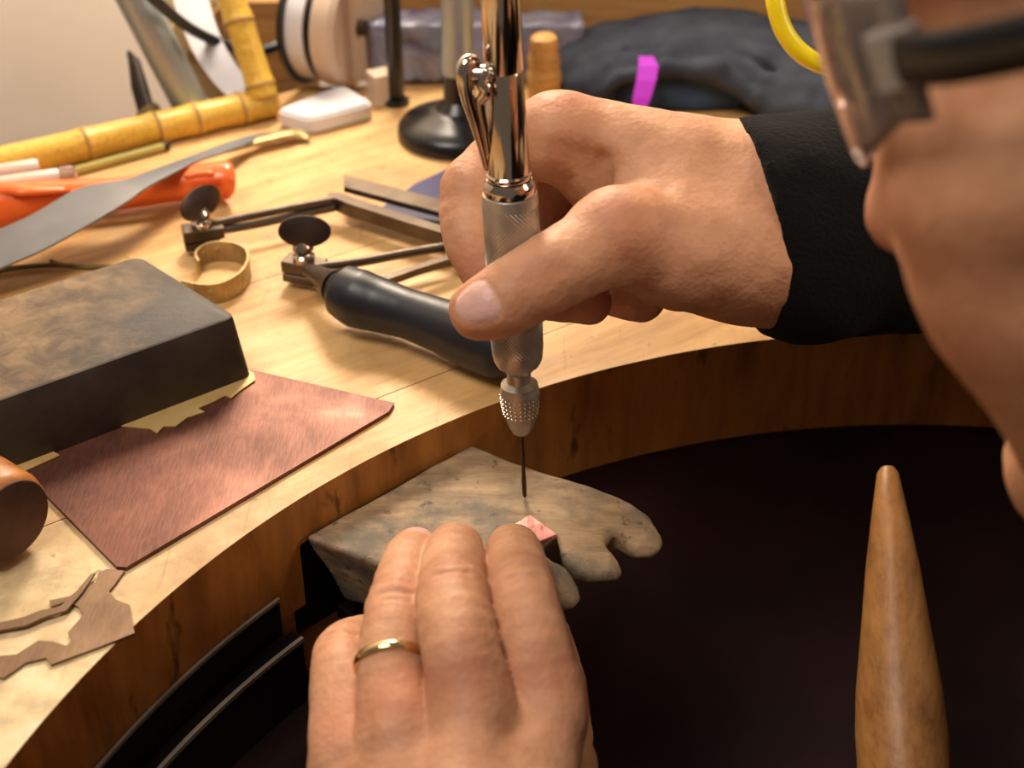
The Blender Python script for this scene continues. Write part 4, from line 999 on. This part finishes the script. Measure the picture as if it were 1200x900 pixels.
for c_, R_, r_ in ((NAIL_C, NAIL_R, (.0088, .0066, .0032)), (NAIL2_C, NAIL2_R, (.0062, .0052, .0026))):
    e_ = ell(co, c_, r_, R_); tone[:, 1] = np.maximum(tone[:, 1], np.clip(.5-e_/.0006, 0, 1))
at = me.color_attributes.new('tone', 'FLOAT_COLOR', 'POINT'); at.data.foreach_set('color', tone.ravel())
link('body', me, M['skin'], person, 'all')
def f_jacket(P):
    g = f_body(P, .008)
    cuff_ax = (rwr-rel)/np.linalg.norm(rwr-rel); s = (P-((WR+WR2)/2+cuff_ax*.003).astype(np.float32)) @ cuff_ax.astype(np.float32)
    sl = chain(P, [J(895,258,.024), J(960,256,.032), J(1060,246,.045), rel], [.0285,.0315,.0350,.050], .01)
    g = smin(g, sl, .01); g = smin(g, smin(cap(P, WR, WO, .0252, .0272), cap(P, WR2, WO2, .0232, .0272), .012), .006)
    lax = (lwr-lel)/np.linalg.norm(lwr-lel); s2 = (P-(lwr-lax*.02).astype(np.float32)) @ lax.astype(np.float32)
    g = np.maximum(g, np.where(P[:, 0] > .03, -1, 1)*-1e-3+0*g) if False else g
    nearR = np.linalg.norm(P-rwr.astype(np.float32), axis=1) < .16; nearL = np.linalg.norm(P-lwr.astype(np.float32), axis=1) < .12
    g = np.where(nearR, np.maximum(g, s), g); g = np.where(nearL, np.maximum(g, s2), g)
    g = np.maximum(g, -(np.linalg.norm(P-(NB+np.array([-.01, .01, .03])).astype(np.float32), axis=1)-.062))
    return g+.0014*vnoise(P, 45, 41)+.0005*vnoise(P, 120, 42)
fine = surface(f_jacket, (.05, rwr[1]-.075, rwr[2]-.07), (.24, rwr[1]+.09, rwr[2]+.07), .0022)
coarse = surface(f_jacket, (-.06, -.40, -.62), (.62, .62, .22), .008)
# keep the coarse surface only beyond the finely meshed cuff
cv, cq = coarse; keep = ~((cv[:, 0] < .228) & (cv[:, 1] > rwr[1]-.07) & (cv[:, 2] > rwr[2]-.068)); cq = cq[keep[cq].all(1)]
me = np_mesh('jacket', [fine, (cv, cq)]); link('jacket', me, M['jacket'], person, 'all', 'black fleece jacket')
me = np_mesh('trousers', [surface(lambda P: np.maximum(legs(P, .008), P[:, 2]+.40)+.002*vnoise(P, 40, 51), (-.40, -.40, -.89), (.62, .62, -.38), .012)]); link('trousers', me, M['trousers'], person, 'all')
def f_hair(P):
    q = ((P-HO.astype(np.float32)) @ HB.astype(np.float32))*1000; qa = q.copy(); qa[:, 0] = np.abs(qa[:, 0])
    d = ell(qa, (0, -16, 46), (82, 98, 86)); cut = (q[:, 1]*.75-q[:, 2]*.55+8)
    d = np.maximum(d, np.where(q[:, 2] > 62, -1e3, cut-10)); d = np.maximum(d, q[:, 1]-52)
    return (d+2.0*vnoise(P, 200, 61))/1000
me = np_mesh('hair', [surface(f_hair, HO-.13, HO+.15, .003)]); link('hair', me, M['hair'], person, 'all')
for s in (-1, 1):
    bm = bmesh.new(); bmesh.ops.create_uvsphere(bm, u_segments=24, v_segments=16, radius=.0118, matrix=Matrix.Translation(V(hw(31*s, 73.5, 0)))); link('eye', bm, M['eye'], person, 'all')

# safety glasses
sg = thing('safety_glasses', 'clear wraparound safety glasses with black temple arms worn by the person', 'glasses', hw(0, 95, 0))
for s in (1, -1):
    bm = bmesh.new(); rows = []
    for i in range(25):
        u = i/24; a = -1.05+u*1.25; row = []
        for j in range(15):
            v_ = j/14
            ztop, zbot = 24-6*u, -3-17*(1-min(1,max(0,(u-.25)/.65))**1.3)*min(1,.35+u*4)
            z = zbot+(ztop-zbot)*v_
            ang = u*1.22; x = 5+64*math.sin(ang)/math.sin(1.22); y = 97-37*(1-math.cos(ang))/(1-math.cos(1.22))+1-.0025*z*z
            row.append(bm.verts.new(V(hw(s*x, y, z))))
        rows.append(row)
    for i in range(24):
        for j in range(14): bm.faces.new((rows[i][j], rows[i+1][j], rows[i+1][j+1], rows[i][j+1]))
    o = link('lens', bm, M['lens'], sg, 'all'); md = o.modifiers.new('s', 'SOLIDIFY'); md.thickness = .0016
    bm = bmesh.new(); L = catmull([hw(s*70, 62, 8), hw(s*74, 50, 7), hw(s*78, 20, 7), hw(s*80, -5, 8), hw(s*80, -25, -4), hw(s*78, -36, -18)], 6)
    tube(bm, L, np.linspace(.0046, .0036, len(L)), 14, True, (.45, 1.0), up=HB[:, 2]); link('temple', bm, M['black'], sg, 'all', 'black temple arm')
    bm = bmesh.new(); box(bm, hw(s*68.5, 63, 8), (.005, .008, .010), Matrix([list(r) for r in HB]), .001); link('hinge', bm, M['hinge'], sg, False, 'pale hinge block')
bm = bmesh.new(); tube(bm, catmull([hw(8, 101, 0), hw(0, 103, 3), hw(-8, 101, 0)], 5), .002, 10); link('bridge', bm, M['clear'], sg, 'all')

# wedding ring round the ring finger
rc_ = rg[1]*.78+rg[0]*.22; rc_ = (rg[1]+(rg[0]-rg[1])*-.02); ax_r = rg[2]-rg[0]; ax_r /= np.linalg.norm(ax_r)
bm = bmesh.new(); s1 = np.cross(ax_r, (0, 0, 1)); s1 /= np.linalg.norm(s1); s2_ = np.cross(s1, ax_r); rows = []
for k in range(64):
    a = 2*PI*k/64; rd = math.cos(a)*s1+math.sin(a)*s2_
    rows.append([bm.verts.new(rc_+rd*(.00925+.0009*math.cos(b))+ax_r*.0015*math.sin(b)) for b in (2*PI*j/10 for j in range(10))])
for k in range(64):
    for j in range(10): bm.faces.new((rows[k][j], rows[(k+1) % 64][j], rows[(k+1) % 64][(j+1) % 10], rows[k][(j+1) % 10]))
o = link('finger_ring', bm, M['gold'], None, 'all', origin=rc_); o['label'] = 'plain pale gold ring on the ring finger of the holding hand'; o['category'] = 'ring'
